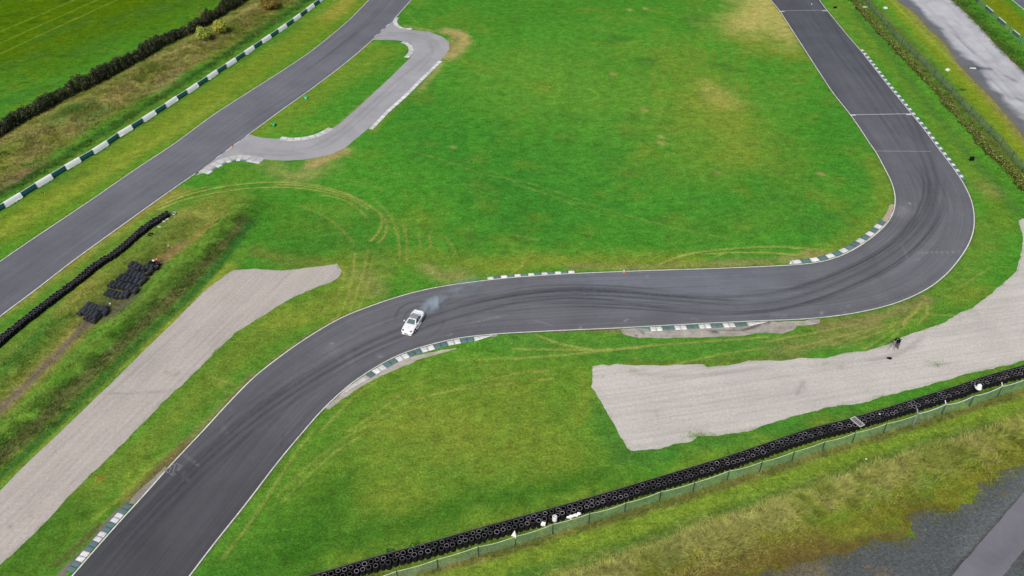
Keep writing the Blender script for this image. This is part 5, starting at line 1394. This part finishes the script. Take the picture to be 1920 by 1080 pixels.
def sapling(p, Hh, label, pal):
    q = gz(*p); root = empty('sapling', q); tag(root, label, 'tree')
    mb = MB(); mb.tube([(0, 0, 0), (0.05, 0, Hh * .5), (0, 0, Hh)], 0.07, 6, 0.012); mb.build('trunk', M['bark'], root)
    mb = MB()
    for k in range(34):
        z = Hh * (0.15 + 0.8 * k / 34); a = k * 2.4; L = 0.75 * (1 - z / Hh * .6)
        mb.tube([(0, 0, z), (cos(a) * L * .5, sin(a) * L * .5, z + L * .7), (cos(a) * L * .75, sin(a) * L * .75, z + L * 1.5)], 0.018, 4, 0.005)
    mb.build('branch', M['bark'], root)
    leaf_cloud('crown', [(0, 0, Hh * .45, .5, .5, Hh * .35), (0, 0, Hh * .75, .38, .38, Hh * .28)], 9, 0.12, pal, root, 0.2)
sapling((380.5, 45), 5.2, 'tall thin pale orange sapling growing out of the dark hedge', [(0.32, 0.24, 0.08), (0.26, 0.2, 0.07)])
sapling((181, 160), 3.2, 'short thin bare sapling in the gap of the dark hedge', [(0.28, 0.22, 0.1)])

# bramble row on the right
H2 = [(1568,-36),(1600,4),(1615,24),(1635,49),(1660,74),(1687,104),(1710,127),(1740,159),(1772,194),(1802,232),(1830,259),(1840,277),(1865,299),(1890,324),(1920,359),(1960,405)]
P2 = smooth(W(H2), 0.8, 0.8)
root = empty('bramble_hedge', (*P2[len(P2) // 2], 0)); tag(root, 'low ragged brown and green bramble row in front of the right-hand fence', 'hedge')
bl = []
for i, p in enumerate(P2):
    k_ = vnoise(np.array([i * 0.37]), np.array([1.0]), 2)[0]; r0 = 0.40 + 0.45 * k_
    zb = float(height(p[0], p[1])[0])
    bl.append((p[0] + rr_.uniform(-.35, .35) - root.location.x, p[1] + rr_.uniform(-.35, .35) - root.location.y, zb + r0 * .5, r0 * 1.1, r0 * 1.1, r0))
leaf_cloud('foliage', bl, 42, 0.15, [(0.15, 0.13, 0.045), (0.14, 0.17, 0.035), (0.22, 0.21, 0.07), (0.09, 0.16, 0.025), (0.04, 0.06, 0.015), (0.20, 0.24, 0.045)], root, 0.5)

def band_points(px, w, n, side=0):
    P = smooth(W(px), 1.0, 1.0); S = arclen(P); Nn = normals(P)
    s = RNG.random(n) * S[-1]; d = RNG.normal(size=n) * w * 0.5
    if side: d = side * np.abs(d) * 1.3 + RNG.normal(size=n) * 0.25
    return at_s(P, S, s) + at_s(Nn, S, s) * d[:, None]
def tufts(name, pts, h, pal, label, blades=6, spread=0.12, lean=(0, 0), wid=0.05, hv=0.5, clump=1.5, gmix=None):
    n_ = len(pts); z = height(pts[:, 0], pts[:, 1])
    nz = fbm(pts[:, 0], pts[:, 1], clump, 3, 61)
    keep = RNG.random(n_) < np.clip((nz - 0.30) * 3.2, 0.06, 1); pts, z, nz = pts[keep], z[keep], nz[keep]; n_ = len(pts)
    B = n_ * blades
    c = np.repeat(np.concatenate([pts, z[:, None]], 1), blades, 0)
    hh = np.repeat(h * (0.55 + nz * 0.9), blades) * (1 - hv + 2 * hv * RNG.random(B))
    off = RNG.normal(size=(B, 2)) * spread; a = RNG.random(B) * 2 * pi
    basep = c.copy(); basep[:, :2] += off; basep[:, 2] -= 0.03
    dx = np.stack([np.cos(a), np.sin(a)], 1) * wid * 0.5
    tip = basep.copy(); tip[:, :2] += off * 1.6 + RNG.normal(size=(B, 2)) * hh[:, None] * 0.35 + np.array(lean) * hh[:, None]; tip[:, 2] += hh
    v0 = basep.copy(); v0[:, :2] -= dx; v1 = basep.copy(); v1[:, :2] += dx
    V = np.stack([v0, v1, tip], 1).reshape(-1, 3)
    pal = np.array(pal); hue = vnoise(pts[:, 0] * 0.45, pts[:, 1] * 0.45, 77)
    idx = np.clip((hue * 1.3 - 0.15 + RNG.normal(size=n_) * 0.16) * len(pal), 0, len(pal) - 1).astype(int)
    gi = np.clip(np.searchsorted(xs, pts[:, 0]), 0, NX - 1); gj = np.clip(np.searchsorted(ys, pts[:, 1]), 0, NY - 1)
    own = GC[gj, gi] * 1.12
    kk_ = gmix if gmix is not None else 0.68
    cc = np.repeat(own * kk_ + pal[idx] * (1 - kk_), blades, 0) * (0.62 + 0.76 * RNG.random((B, 1)))
    C_ = np.stack([cc * 0.7, cc * 0.7, cc * 1.2], 1).reshape(-1, 3)
    o = nmesh(name, V, np.arange(len(V)).reshape(-1, 3), M['grass'], C_)
    return tag(o, label, 'grass', None, 'stuff')
tufts('rough_grass', band_points([(-100,356),(0,296),(120,226),(260,144),(400,71),(530,-9)], 8.5, 34000), 0.36,
      [(0.09,0.19,0.02),(0.17,0.24,0.035),(0.24,0.26,0.05),(0.34,0.31,0.09),(0.42,0.35,0.14)], 'rough tan and green tussock grass covering the bank below the hedge', 6, 0.16, wid=0.08)
tufts('rough_grass', band_points([(-40,390),(0,367),(60,332),(120,297),(250,215),(400,120),(520,37),(600,-14)], 1.5, 5000), 0.34,
      [(0.05,0.13,0.015),(0.08,0.17,0.02),(0.14,0.19,0.035)], 'dark green rough grass close behind the striped barrier', 6, 0.14, wid=0.07)
tufts('rough_grass', band_points([(460,400),(400,460),(330,530),(250,605),(160,690),(60,785),(-40,870)], 2.9, 13000), 0.24,
      [(0.10,0.27,0.025),(0.15,0.33,0.035),(0.20,0.34,0.045),(0.26,0.29,0.07),(0.13,0.22,0.04)], 'long green and brown grass on the mound left of the gravel', 6, 0.12, wid=0.07)
tufts('rough_grass', band_points([(370,410),(280,470),(180,560),(60,665),(-60,770)], 3.6, 9000), 0.18,
      [(0.10,0.26,0.02),(0.17,0.30,0.03),(0.27,0.31,0.05),(0.33,0.30,0.08)], 'uneven yellow-green grass around the tyre heaps', 5, 0.12, wid=0.07)
tufts('dry_grass', band_points([(960,1135),(1060,1092),(1160,1062),(1230,1037),(1300,1008),(1380,978),(1440,952),(1500,935),(1600,893),(1680,872),(1750,848),(1820,828),(1900,800),(2000,772)], 2.4, 24000, -1), 0.45,
      [(0.18,0.27,0.03),(0.30,0.34,0.06),(0.40,0.40,0.10),(0.54,0.49,0.20),(0.42,0.42,0.12)], 'tall pale dry grass in a band at the lower right', 7, 0.16, lean=(0.15, -0.25), wid=0.06, clump=1.4, gmix=0.5)
tufts('rough_grass', band_points([(1150,1120),(1250,1088),(1400,1040),(1560,1000),(1680,950),(1780,925),(1860,875),(1930,838)], 2.4, 8000), 0.16,
      [(0.11,0.21,0.02),(0.22,0.21,0.02),(0.26,0.20,0.03),(0.16,0.13,0.03)], 'short mossy orange-green growth at the edge of the stone chippings', 6, 0.12, wid=0.06)
tufts('rough_grass', band_points([(600,1110),(720,1076),(897,1034),(1036,993),(1171,952),(1299,913),(1424,874),(1541,837),(1660,803),(1765,770),(1870,736),(1960,705)], 0.9, 6000), 0.26,
      [(0.06,0.18,0.02),(0.11,0.20,0.03),(0.24,0.22,0.06)], 'weedy grass growing between the tyre row and the netting fence', 6, 0.1, wid=0.05)
tufts('rough_grass', band_points([(720,1090),(897,1050),(1036,1008),(1171,968),(1299,930),(1424,891),(1541,853),(1660,818),(1765,785),(1870,752),(1960,727)], 0.5, 5000), 0.22,
      [(0.08,0.14,0.03),(0.17,0.16,0.06),(0.25,0.2,0.08),(0.06,0.13,0.02)], 'brown weeds along the foot of the netting fence', 6, 0.08, wid=0.05)
tufts('rough_grass', band_points([(1590,-20),(1640,36),(1700,96),(1770,166),(1840,248),(1920,340)], 2.2, 9000), 0.28,
      [(0.09,0.19,0.02),(0.14,0.21,0.03),(0.2,0.2,0.05),(0.17,0.14,0.04)], 'mixed weeds between the brambles and the right-hand fence', 6, 0.12, wid=0.07)
tufts('rough_grass', band_points([(1790,-20),(1830,25),(1880,72),(1930,122)], 2.6, 6000), 0.35,
      [(0.06,0.17,0.02),(0.09,0.22,0.02),(0.15,0.26,0.03)], 'dark green rough grass between the service road and the corner fence', 6, 0.12, wid=0.07)
def fringe(Ppx, n, w, pal, label, h=0.08, closed=True):
    P = W(Ppx); P = np.vstack([P, P[:1]]) if closed else P
    D = densify(P, 0.3); k = RNG.integers(0, len(D), n)
    return tufts('grass_fringe', D[k] + RNG.normal(size=(n, 2)) * w, h, pal, label, 5, 0.07, wid=0.05, clump=1.0)
GP = [(0.12,0.22,0.03),(0.19,0.25,0.04),(0.28,0.28,0.07)]
fringe(G1, 4500, 0.10, GP, 'grass blades fringing the left gravel trap')
fringe(G2P, 6500, 0.14, GP, 'grass blades fringing the right gravel trap')
fringe(CHIP[:22], 5000, 0.6, [(0.17,0.15,0.02),(0.1,0.15,0.02)], 'mossy fringe along the stone chippings', 0.08, False)
for p, n_, lab in (((1310, 818), 45, 'low weeds at the lower edge of the right gravel trap'), ((1756, 683), 14, 'small weeds growing in the right gravel trap'), ((1328, 686), 30, 'grass patch in the top edge of the right gravel trap'), ((1195, 697), 25, 'sparse weeds near the left end of the right gravel trap')):
    c_ = np.array(g2(p)); tufts('weeds', c_ + RNG.normal(size=(n_ * 4, 2)) * (0.9, 0.35), 0.14, [(0.12,0.18,0.03),(0.22,0.22,0.06)], lab, 5, 0.08, wid=0.05, clump=9)
for p, sz in (((1805.0, 170.0), 0.0),):
    pass
q = gz(1805, 169); blm = empty('weed_clump', q); tag(blm, 'dark green weed clump on the bright strip right of the fence', 'plant')
leaf_cloud('foliage', [(0, 0, 0.1, .7, .45, .22)], 60, 0.12, [(0.03, 0.09, 0.01), (0.05, 0.12, 0.015)], blm)
q = gz(774, 1032); blm = empty('weed_clump', q); tag(blm, 'bright green weed growing through the front tyre row at the bottom', 'plant')
leaf_cloud('foliage', [(0, 0, 0.8, .32, .3, .35)], 70, 0.10, [(0.08, 0.24, 0.03), (0.05, 0.17, 0.02)], blm)
for px_, py_, lab_ in ((1361, 856, 'green weed on the tyre row at its middle, left of the metal frame'), (1110, 932, 'small green weed on the tyre row above the fence near the white sheet'), (905, 1000, 'small green weed on the tyre row left of the white covers'), (1482, 812, 'small green weed poking from the tyre row below the gravel trap')):
    q = gz(px_, py_); blm = empty('weed_clump', q); tag(blm, lab_, 'plant')
    leaf_cloud('foliage', [(0, 0, 0.75, .24, .22, .28)], 70, 0.09, [(0.08, 0.22, 0.03), (0.05, 0.15, 0.02)], blm)
q = gz(733, 1036); blm = empty('weed_clump', q); tag(blm, 'low teal-green weeds on the grass edge just left of the bright weed', 'plant')
leaf_cloud('foliage', [(0, 0, 0.15, .5, .3, .3)], 60, 0.10, [(0.03, 0.14, 0.04), (0.05, 0.17, 0.04)], blm)

# ================================================================== car
def car():
    nose = Vector(g(760.5, 629, 0.25)); tail = Vector(g(788, 586, 0.4)); nose.z = tail.z = 0
    d = (nose - tail).normalized(); print('car length', (nose - tail).length)
    c = (nose + tail) / 2
    root = empty('sports_car', (c.x, c.y, 0.03), math.atan2(d.y, d.x))
    tag(root, 'white two-door drift car sliding on the track with smoke behind it', 'car')
    st = [  # x, half width, bottom, shoulder z, top z
        (2.26, 0.48, 0.22, 0.42, 0.47), (2.18, 0.70, 0.18, 0.50, 0.56), (2.00, 0.83, 0.16, 0.58, 0.65), (1.75, 0.87, 0.16, 0.65, 0.73), (1.35, 0.895, 0.17, 0.72, 0.80),
        (1.0, 0.875, 0.18, 0.76, 0.85), (0.7, 0.865, 0.18, 0.80, 0.90), (0.0, 0.865, 0.18, 0.83, 0.91), (-0.7, 0.865, 0.18, 0.85, 0.93), (-1.1, 0.885, 0.18, 0.88, 0.95),
        (-1.35, 0.90, 0.18, 0.89, 0.96), (-1.7, 0.88, 0.20, 0.90, 0.97), (-2.0, 0.84, 0.24, 0.90, 0.965), (-2.15, 0.76, 0.28, 0.86, 0.93), (-2.22, 0.66, 0.34, 0.74, 0.80)]
    V = []; k = 14
    for x, w_, zb, zs, zt in st:
        half = [(0, zb), (w_ * .85, zb), (w_ * .97, zb + .08), (w_, zb + .22), (w_ * .985, zs - .06), (w_ * .93, zs), (w_ * .55, zt - .012), (0, zt)]
        ring = [(y, z) for y, z in half] + [(-y, z) for y, z in half[1:-1]][::-1]
        for y, z in ring: V.append((x, y, z))
    n_ = len(st); F = []
    for i in range(n_ - 1):
        for j in range(k): F.append((i * k + j, i * k + (j + 1) % k, (i + 1) * k + (j + 1) % k, (i + 1) * k + j))
    mb = MB(); mb.add(V, F); mb.add([V[j] for j in range(k)], [tuple(range(k))]); mb.add([V[(n_ - 1) * k + j] for j in range(k)], [tuple(range(k - 1, -1, -1))])
    body = mb.build('body', M['carpaint'], root, smooth_=True)
    s_ = body.modifiers.new('sub', 'SUBSURF'); s_.levels = 1; s_.render_levels = 2
    # cabin
    bz, rz = 0.88, 1.24
    bf = [(0.80, 0.62), (0.72, 0.74), (-0.4, 0.78), (-1.25, 0.74), (-1.55, 0.60)]
    rf = [(0.12, 0.50), (0.05, 0.56), (-0.35, 0.585), (-0.72, 0.56), (-0.86, 0.48)]
    ringb = [(x, y, bz) for x, y in bf] + [(x, -y, bz) for x, y in bf[::-1]]
    ringt = [(x, y, rz - (0.03 if i in (0, 4) else 0)) for i, (x, y) in enumerate(rf)] + [(x, -y, rz - (0.03 if i in (0, 4) else 0)) for i, (x, y) in list(enumerate(rf))[::-1]]
    mb = MB(); mb.add(ringb + ringt, [(j, (j + 1) % 10, 10 + (j + 1) % 10, 10 + j) for j in range(10)])
    mb.build('pillars', M['carpaint'], root)
    mb = MB(); mid = [(x, 0, rz + 0.035 - (0.035 if i in (0, 4) else 0)) for i, (x, y) in enumerate(rf)]
    vs = [(x, y, z + .004) for x, y, z in ringt[:5]] + mid + [(x, -y, z + .004) for x, y, z in ringt[:5]]
    mb.add(vs, [(i + 1, i, 5 + i, 6 + i) for i in range(4)] + [(6 + i, 5 + i, 10 + i, 11 + i) for i in range(4)])
    mb.build('roof', M['roofpaint'], root, smooth_=True)
    mb = MB(); mb.add([(0.10, .50, rz - .01), (0.17, .46, rz - .03), (0.17, -.46, rz - .03), (0.10, -.50, rz - .01), (0.02, -.5, rz + .015), (0.02, 0, rz + .042), (0.02, .5, rz + .015)], [(0, 6, 5, 1), (1, 5, 2), (2, 5, 4, 3)]); mb.build('roof_front_edge', M['carpaint'], root)
    def quadpanel(name, a, b, c_, d_, mat, inset=0.08, off=0.006):
        a, b, c_, d_ = map(Vector, (a, b, c_, d_)); ce = (a + b + c_ + d_) / 4
        nr = (b - a).cross(d_ - a).normalized()
        if nr.dot(ce - Vector((-.35, 0, 0.95))) < 0: nr = -nr
        vs = [v_.lerp(ce, inset) + nr * off for v_ in (a, b, c_, d_)]
        mb = MB(); mb.add(vs + [v_ - nr * 0.004 for v_ in vs], [(0, 1, 2, 3), (7, 6, 5, 4)]); return mb.build(name, mat, root)
    def B_(i, s=1): return (bf[i][0], s * bf[i][1], bz)
    def T_(i, s=1): return (rf[i][0], s * rf[i][1], rz - (0.03 if i in (0, 4) else 0))
    quadpanel('windscreen', B_(0), B_(0, -1), T_(0, -1), T_(0), M['glass'], 0.05)
    quadpanel('rear_window', B_(4), B_(4, -1), T_(4, -1), T_(4), M['glass'], 0.06)
    for s in (1, -1):
        quadpanel('side_window', B_(1, s), B_(2, s), T_(2, s), T_(1, s), M['darkglass'], 0.08)
        quadpanel('side_window', B_(2, s), B_(3, s), T_(3, s), T_(2, s), M['darkglass'], 0.12)
        # door outline groove, handle
        MB().box((0.55, s * .868, 0.52), (0.012, 0.02, 0.5)).build('door_gap', M['trim'], root); MB().box((-0.55, s * .868, 0.55), (0.012, 0.02, 0.52)).build('door_gap', M['trim'], root)
        mr = MB(); mr.tube([(0.52, s * .76, 0.92), (0.50, s * .98, 0.98)], 0.022, 6); mo = mr.build('mirror', M['carpaint'], root)
        MB().box((0.5, s * 1.0, 1.0), (0.14, 0.20, 0.13), taper=.8).build('housing', M['carpaint'], mo, bevel=0.03)
        MB().box((0.08, s * 0.875, 0.20), (1.85, 0.12, 0.12), taper=.85).build('side_skirt', M['carpaint'], root, bevel=0.02)
        # headlamps (dark lens), tail lamps
        mb = MB(); mb.add([(2.06, s * .66, .58), (2.11, s * .44, .575), (1.96, s * .42, .665), (1.86, s * .58, .695), (1.90, s * .72, .65)], [(0, 1, 2, 3, 4)]); mb.v = [(x, y, z + .012) for x, y, z in mb.v]
        mb.build('headlamp', M['lamp'] if s > 0 else M['darkglass'], root)
        MB().box((-2.19, s * .55, .74), (0.06, 0.34, 0.14)).build('tail_lamp', M['red'], root, bevel=0.02)
        MB().box((2.21, s * .42, .33), (0.06, 0.26, 0.12)).build('air_intake', M['trim'], root, bevel=0.02)
    mb = MB(); mb.box((2.10, 0, .165), (0.30, 1.42, 0.09), taper=.9); mb.build('front_lip', M['carpaint'], root, bevel=0.03)
    MB().box((2.27, 0, .33), (0.04, 0.5, 0.13)).build('grille', M['trim'], root, bevel=0.01)
    MB().box((-2.05, 0, 0.975), (0.22, 1.30, 0.05)).build('spoiler', M['carpaint'], root, bevel=0.015)
    MB().box((-2.20, 0, .30), (0.14, 1.4, 0.16)).build('rear_bumper', M['carpaint'], root, bevel=0.04)
    for x_, w_ in ((1.35, 0.90), (-1.30, 0.905)):
        for s in (1, -1):
            a = MB(); a.tube([(x_, s * (w_ - .14), .35), (x_, s * (w_ - .022), .35)], 0.345, 24); a.build('wheel_arch', M['trim'], root)
            wr = empty('wheel', (x_, s * (w_ - .105), 0.31)); wr.parent = root
            wr.rotation_euler = (0, 0, radians(-20) if x_ > 0 else 0)
            R = Matrix.Rotation(radians(90), 3, 'X')
            t_ = MB(); t_.lathe([(0.21, -.10), (0.29, -.11), (0.31, -.07), (0.31, .07), (0.29, .11), (0.21, .10)], 22, mat=R, close=True); t_.build('tyre', M['rubber'], wr, smooth_=True)
            rm = MB(); rm.lathe([(0.21, -.09), (0.19, -.05), (0.04, -.03), (0.04, .03), (0.19, .05), (0.21, .09)], 22, mat=R)
            for q_ in range(5):
                a_ = q_ * 2 * pi / 5
                rm.tube([(0, s * .07, 0), (cos(a_) * .2, s * .085, sin(a_) * .2)], 0.025, 5)
            rm.build('rim', M['rim'], wr)
    # hood scoop lines and wiper
    MB().box((1.45, 0, .822), (0.5, 0.02, 0.01)).build('bonnet_crease', M['concrete'], root)
    MB().tube([(0.82, 0.35, .90), (0.68, -0.15, .935)], 0.012, 4).build('wiper', M['trim'], root)
    return root
CAR = car()

# tyre smoke : a small volume drifting back from the rear wheels
def smoke(p0, p1, r0, label_, dens, seedv):
    A = Vector(g(*p0, 0.5)); B_ = Vector(g(*p1, 1.0)); d = B_ - A
    bm = bmesh.new(); bmesh.ops.create_icosphere(bm, subdivisions=3, radius=1.0)
    me = bpy.data.meshes.new('tyre_smoke'); bm.to_mesh(me); bm.free()
    o = bpy.data.objects.new('tyre_smoke', me); COL.objects.link(o)
    o.location = (A + B_) / 2; o.scale = (d.length / 2, r0, 0.75); o.rotation_euler = (0, 0, math.atan2(d.y, d.x))
    m, nt, b = mat_new('smoke'); k = N(nt); nt.nodes.remove(b)
    pv = k.n('ShaderNodeVolumePrincipled'); pv.inputs['Color'].default_value = (0.80, 0.92, 1.0, 1)
    oc = k.n('ShaderNodeTexCoord').outputs['Object']
    ln = k.n('ShaderNodeVectorMath', operation='LENGTH'); k.l(oc, ln.inputs[0])
    fall = k.ramp(ln.outputs['Value'], 0.2, 1.0, 1.0, 0.0)
    sp = k.n('ShaderNodeSeparateXYZ'); k.l(oc, sp.inputs[0])
    along = k.ramp(sp.outputs[0], -1, 1, 1.0, 0.25)
    nz = k.ramp(k.noise(k.geo(), 0.75, 4, 0.6, 0.6), 0.42 + seedv, 0.66, 0.0, 1.0)
    de = k.math('MULTIPLY', k.math('MULTIPLY', fall, along), k.math('MULTIPLY', nz, dens))
    k.l(de, pv.inputs['Density']); pv.inputs['Anisotropy'].default_value = 0.1
    k.l(pv.outputs[0], nt.nodes['Material Output'].inputs['Volume'])
    me.materials.append(m)
    return tag(o, label_, 'smoke')
smoke((788, 592), (838, 548), 1.5, 'blue-white tyre smoke puff right behind the white car', 2.3, -0.03)
smoke((822, 562), (925, 508), 2.1, 'fainter bluish smoke trail drifting away above the track behind the car', 0.6, -0.02)

# ================================================================== photographer
def skin_obj(name, verts, edges, mat, parent, sub_=1, root_i=0):
    me = bpy.data.meshes.new(name); me.from_pydata([v[:3] for v in verts], edges, []); me.materials.append(mat)
    o = bpy.data.objects.new(name, me); COL.objects.link(o); o.parent = parent
    sk = o.modifiers.new('skin', 'SKIN'); sk.use_smooth_shade = True
    for i, v in enumerate(verts):
        r_ = v[3]; me.skin_vertices[0].data[i].radius = (r_, r_ if len(v) < 5 else v[4])
        me.skin_vertices[0].data[i].use_root = (i == root_i)
    s_ = o.modifiers.new('sub', 'SUBSURF'); s_.levels = sub_; s_.render_levels = sub_
    return o
def person():
    q = Vector(g(1679, 653.5))
    root = empty('person', (q.x, q.y, 0.02), radians(12))       # faces local -X (towards the track)
    root.scale = (1.08, 1.08, 1.08)
    tag(root, 'person in black jacket and grey trousers stooping over a tripod at the gravel edge', 'person')
    B_ = [(0.22, 0, 0.93, .12, .14), (0.14, 0, 1.12, .11, .14), (0.0, 0, 1.30, .12, .16), (-0.10, 0, 1.41, .10, .13), (-0.16, 0, 1.46, .055), (-0.24, 0, 1.53, .085), (-0.29, 0, 1.60, .08),
          (0.20, .10, 0.88, .085), (0.02, .13, 0.50, .06), (0.12, .14, 0.10, .04), (-0.06, .15, 0.04, .035),
          (0.20, -.10, 0.88, .085), (0.10, -.13, 0.48, .06), (0.22, -.14, 0.09, .04), (0.05, -.15, 0.04, .035),
          (-0.10, .20, 1.38, .055), (-0.24, .27, 1.16, .042), (-0.46, .13, 1.22, .030), (-0.52, .09, 1.24, .028),
          (-0.10, -.20, 1.38, .055), (-0.22, -.27, 1.14, .042), (-0.45, -.13, 1.20, .030), (-0.51, -.09, 1.22, .028)]
    E = [(0,1),(1,2),(2,3),(3,4),(4,5),(5,6),(0,7),(7,8),(8,9),(9,10),(0,11),(11,12),(12,13),(13,14),(3,15),(15,16),(16,17),(17,18),(3,19),(19,20),(20,21),(21,22)]
    body = skin_obj('body', B_, E, M['skin'], root, 2)
    J = [(0.20, 0, 0.92, .22, .25), (0.13, 0, 1.13, .21, .25), (0.0, 0, 1.31, .21, .27), (-0.10, 0, 1.41, .17, .21), (-0.13, 0, 1.46, .105), (-0.10, .20, 1.38, .115), (-0.24, .27, 1.16, .095), (-0.46, .14, 1.22, .065),
         (-0.10, -.20, 1.38, .115), (-0.22, -.27, 1.14, .095), (-0.45, -.14, 1.20, .065)]
    skin_obj('jacket', J, [(0,1),(1,2),(2,3),(3,4),(3,5),(5,6),(6,7),(3,8),(8,9),(9,10)], M['black'], root, 2)
    T = [(0.19, 0, 0.93, .17, .20), (0.17, .11, 0.78, .125), (0.02, .13, 0.50, .105), (0.12, .14, 0.06, .085), (0.18, -.11, 0.78, .125), (0.10, -.13, 0.48, .105), (0.22, -.14, 0.08, .085), (0.15, 0, 1.06, .15, .19)]
    skin_obj('trousers', T, [(7,0),(0,1),(1,2),(2,3),(0,4),(4,5),(5,6)], M['trousers'], root, 2, 7)
    for s, x_ in ((1, 0.12), (-1, 0.22)):
        skin_obj('boot', [(x_, s * .14, .10, .06), (x_, s * .14, .045, .05), (x_ - .19, s * .15, .035, .038)], [(0,1),(1,2)], M['boot'], root, 2)
    # head details
    mb = MB(); mb.lathe([(0.001, 0.115), (0.07, 0.10), (0.105, 0.04), (0.108, -0.02), (0.09, -0.06)], 14); h_ = mb.build('hair', M['hair'], root, smooth_=True)
    h_.location = (-0.265, 0, 1.60); h_.rotation_euler = (0, radians(-10), 0)
    for s in (1, -1):
        e = MB(); e.lathe([(0.001, .011), (.009, .006), (.011, 0), (.009, -.006), (.001, -.011)], 8); e.build('eye', M['trim'], root).location = (-0.362, s * .032, 1.575)
        a = MB(); a.lathe([(0.001, .012), (.02, .008), (.026, 0), (.02, -.008), (.001, -.012)], 8, mat=Matrix.Rotation(radians(90), 3, 'X')); a.build('ear', M['skin'], root).location = (-0.26, s * .092, 1.56)
    n_ = MB(); n_.add([(-0.36, .014, 1.56), (-0.36, -.014, 1.56), (-0.395, 0, 1.535), (-0.365, 0, 1.585), (-0.36, 0, 1.525)], [(0, 2, 3), (1, 3, 2), (0, 4, 2), (1, 2, 4)]); n_.build('nose', M['skin'], root)
    MB().box((-0.352, 0, 1.505), (0.01, 0.05, 0.010)).build('mouth', M['boot'], root)
    # hands : palm and five separate fingers closing on the camera
    for s, hx, hz in ((1, -0.52, 1.24), (-1, -0.51, 1.22)):
        P_ = (hx - .03, s * .085, hz)
        vs = [(hx + .01, s * .10, hz, .022), (*P_, .026, .016)]; es = [(0, 1)]
        for f in range(4):
            o_ = (f - 1.5) * 0.021; L = (0.030, 0.034, 0.032, 0.025)[f]; b0 = len(vs)
            vs += [(hx - .055, s * .082, hz + o_, .010), (hx - .055 - L, s * .072, hz + o_, .0092), (hx - .060 - L * 1.3, s * .048, hz + o_, .0085), (hx - .055 - L * 1.2, s * .028, hz + o_, .0078)]
            es += [(1, b0), (b0, b0 + 1), (b0 + 1, b0 + 2), (b0 + 2, b0 + 3)]
        b0 = len(vs); vs += [(hx - .02, s * .065, hz + .028, .011), (hx - .045, s * .045, hz + .045, .010), (hx - .065, s * .03, hz + .05, .009)]; es += [(1, b0), (b0, b0 + 1), (b0 + 1, b0 + 2)]
        skin_obj('hand', vs, es, M['skin'], root, 1)
    bp = blob_mesh('backpack', M['teal'], [((0, 0, 0), (0.12, 0.14, 0.20)), ((0.05, 0, -.05), (0.10, .12, .13))], 'dark teal backpack on the back of the stooping photographer', 'backpack')
    bp.location = root.matrix_basis @ Vector((0.24, 0, 1.34)); bp.rotation_euler = (0, radians(-35), radians(12))
    # tripod and camera
    tb = Vector(g(1671.5, 653)); top = root.matrix_basis @ Vector((-0.62, 0, 1.12))
    tr = empty('tripod', (top.x, top.y, 0.02)); tag(tr, 'thin brown tripod with spread legs in front of the stooping photographer', 'tripod')
    for a in (200, 320, 80):
        d = Vector((cos(radians(a)), sin(radians(a)), 0)) * 0.52
        m_ = MB(); m_.tube([(0, 0, 1.08), d * .5 + Vector((0, 0, .54)), d], 0.026, 6, 0.016); m_.build('leg', M['boot'], tr)
    MB().tube([(0, 0, 0.95), (0, 0, 1.16)], 0.035, 8).build('centre_column', M['trim'], tr)
    cm = empty('camera', (top.x, top.y, 1.19)); cm.name = 'photo_camera'; cm.rotation_euler = (0, 0, radians(12)); tag(cm, 'small black camera mounted on the tripod held by the photographer', 'camera')
    MB().box((0, 0, .06), (0.09, 0.15, 0.11)).build('body', M['trim'], cm, bevel=0.01)
    MB().tube([(-0.04, 0, .06), (-0.20, 0, .06)], 0.042, 12).build('lens', M['trim'], cm); MB().box((0.0, 0, .13), (0.06, 0.06, 0.04)).build('viewfinder', M['trim'], cm, bevel=0.01)
person()
bg_ = blob_mesh('equipment_bag', M['black'], [((0, 0, .12), (0.34, 0.17, 0.13)), ((0.05, 0, .16), (0.24, 0.14, 0.12))], 'black equipment bag lying on the gravel below the photographer', 'bag')
q = g(1667, 673); bg_.location = (q[0], q[1], 0.03); bg_.rotation_euler = (0, 0, radians(-15))

# ------------------------------------------------------------------ camera, light, world
cam = bpy.data.cameras.new('camera'); cam.sensor_width = 36; cam.lens = FPX / 1920 * 36
cam.clip_start = 0.5; cam.clip_end = 12000
co = bpy.data.objects.new('camera', cam); COL.objects.link(co)
co.location = (0, 0, CAMH); co.rotation_euler = (radians(90) - PITCH, 0, 0)
scene.camera = co
SUN_EL, SUN_AZ = radians(46), radians(-158)      # azimuth measured from +Y towards +X
w = bpy.data.worlds.new('World'); scene.world = w; w.use_nodes = True
nt = w.node_tree; bg = nt.nodes['Background']
sky = nt.nodes.new('ShaderNodeTexSky'); sky.sky_type = 'NISHITA'; sky.sun_disc = False
sky.sun_elevation = SUN_EL; sky.sun_rotation = SUN_AZ
sky.dust_density = 3.0; sky.air_density = 1.0
nt.links.new(sky.outputs[0], bg.inputs[0]); bg.inputs[1].default_value = 0.12
sl_ = bpy.data.lights.new('sun', 'SUN'); sl_.energy = 2.75; sl_.angle = radians(18); sl_.color = (1.0, 0.955, 0.885)
so = bpy.data.objects.new('sun', sl_); COL.objects.link(so)
d = Vector((sin(SUN_AZ) * cos(SUN_EL), cos(SUN_AZ) * cos(SUN_EL), sin(SUN_EL)))
so.rotation_euler = (-d).to_track_quat('-Z', 'Y').to_euler(); so.location = (0, 60, 120)
scene.view_settings.view_transform = 'Standard'; scene.view_settings.look = 'None'
scene.view_settings.exposure = 0; scene.view_settings.gamma = 1
scene.cycles.volume_bounces = 4
scene.cycles.max_bounces = 8
scene.cycles.transparent_max_bounces = 16
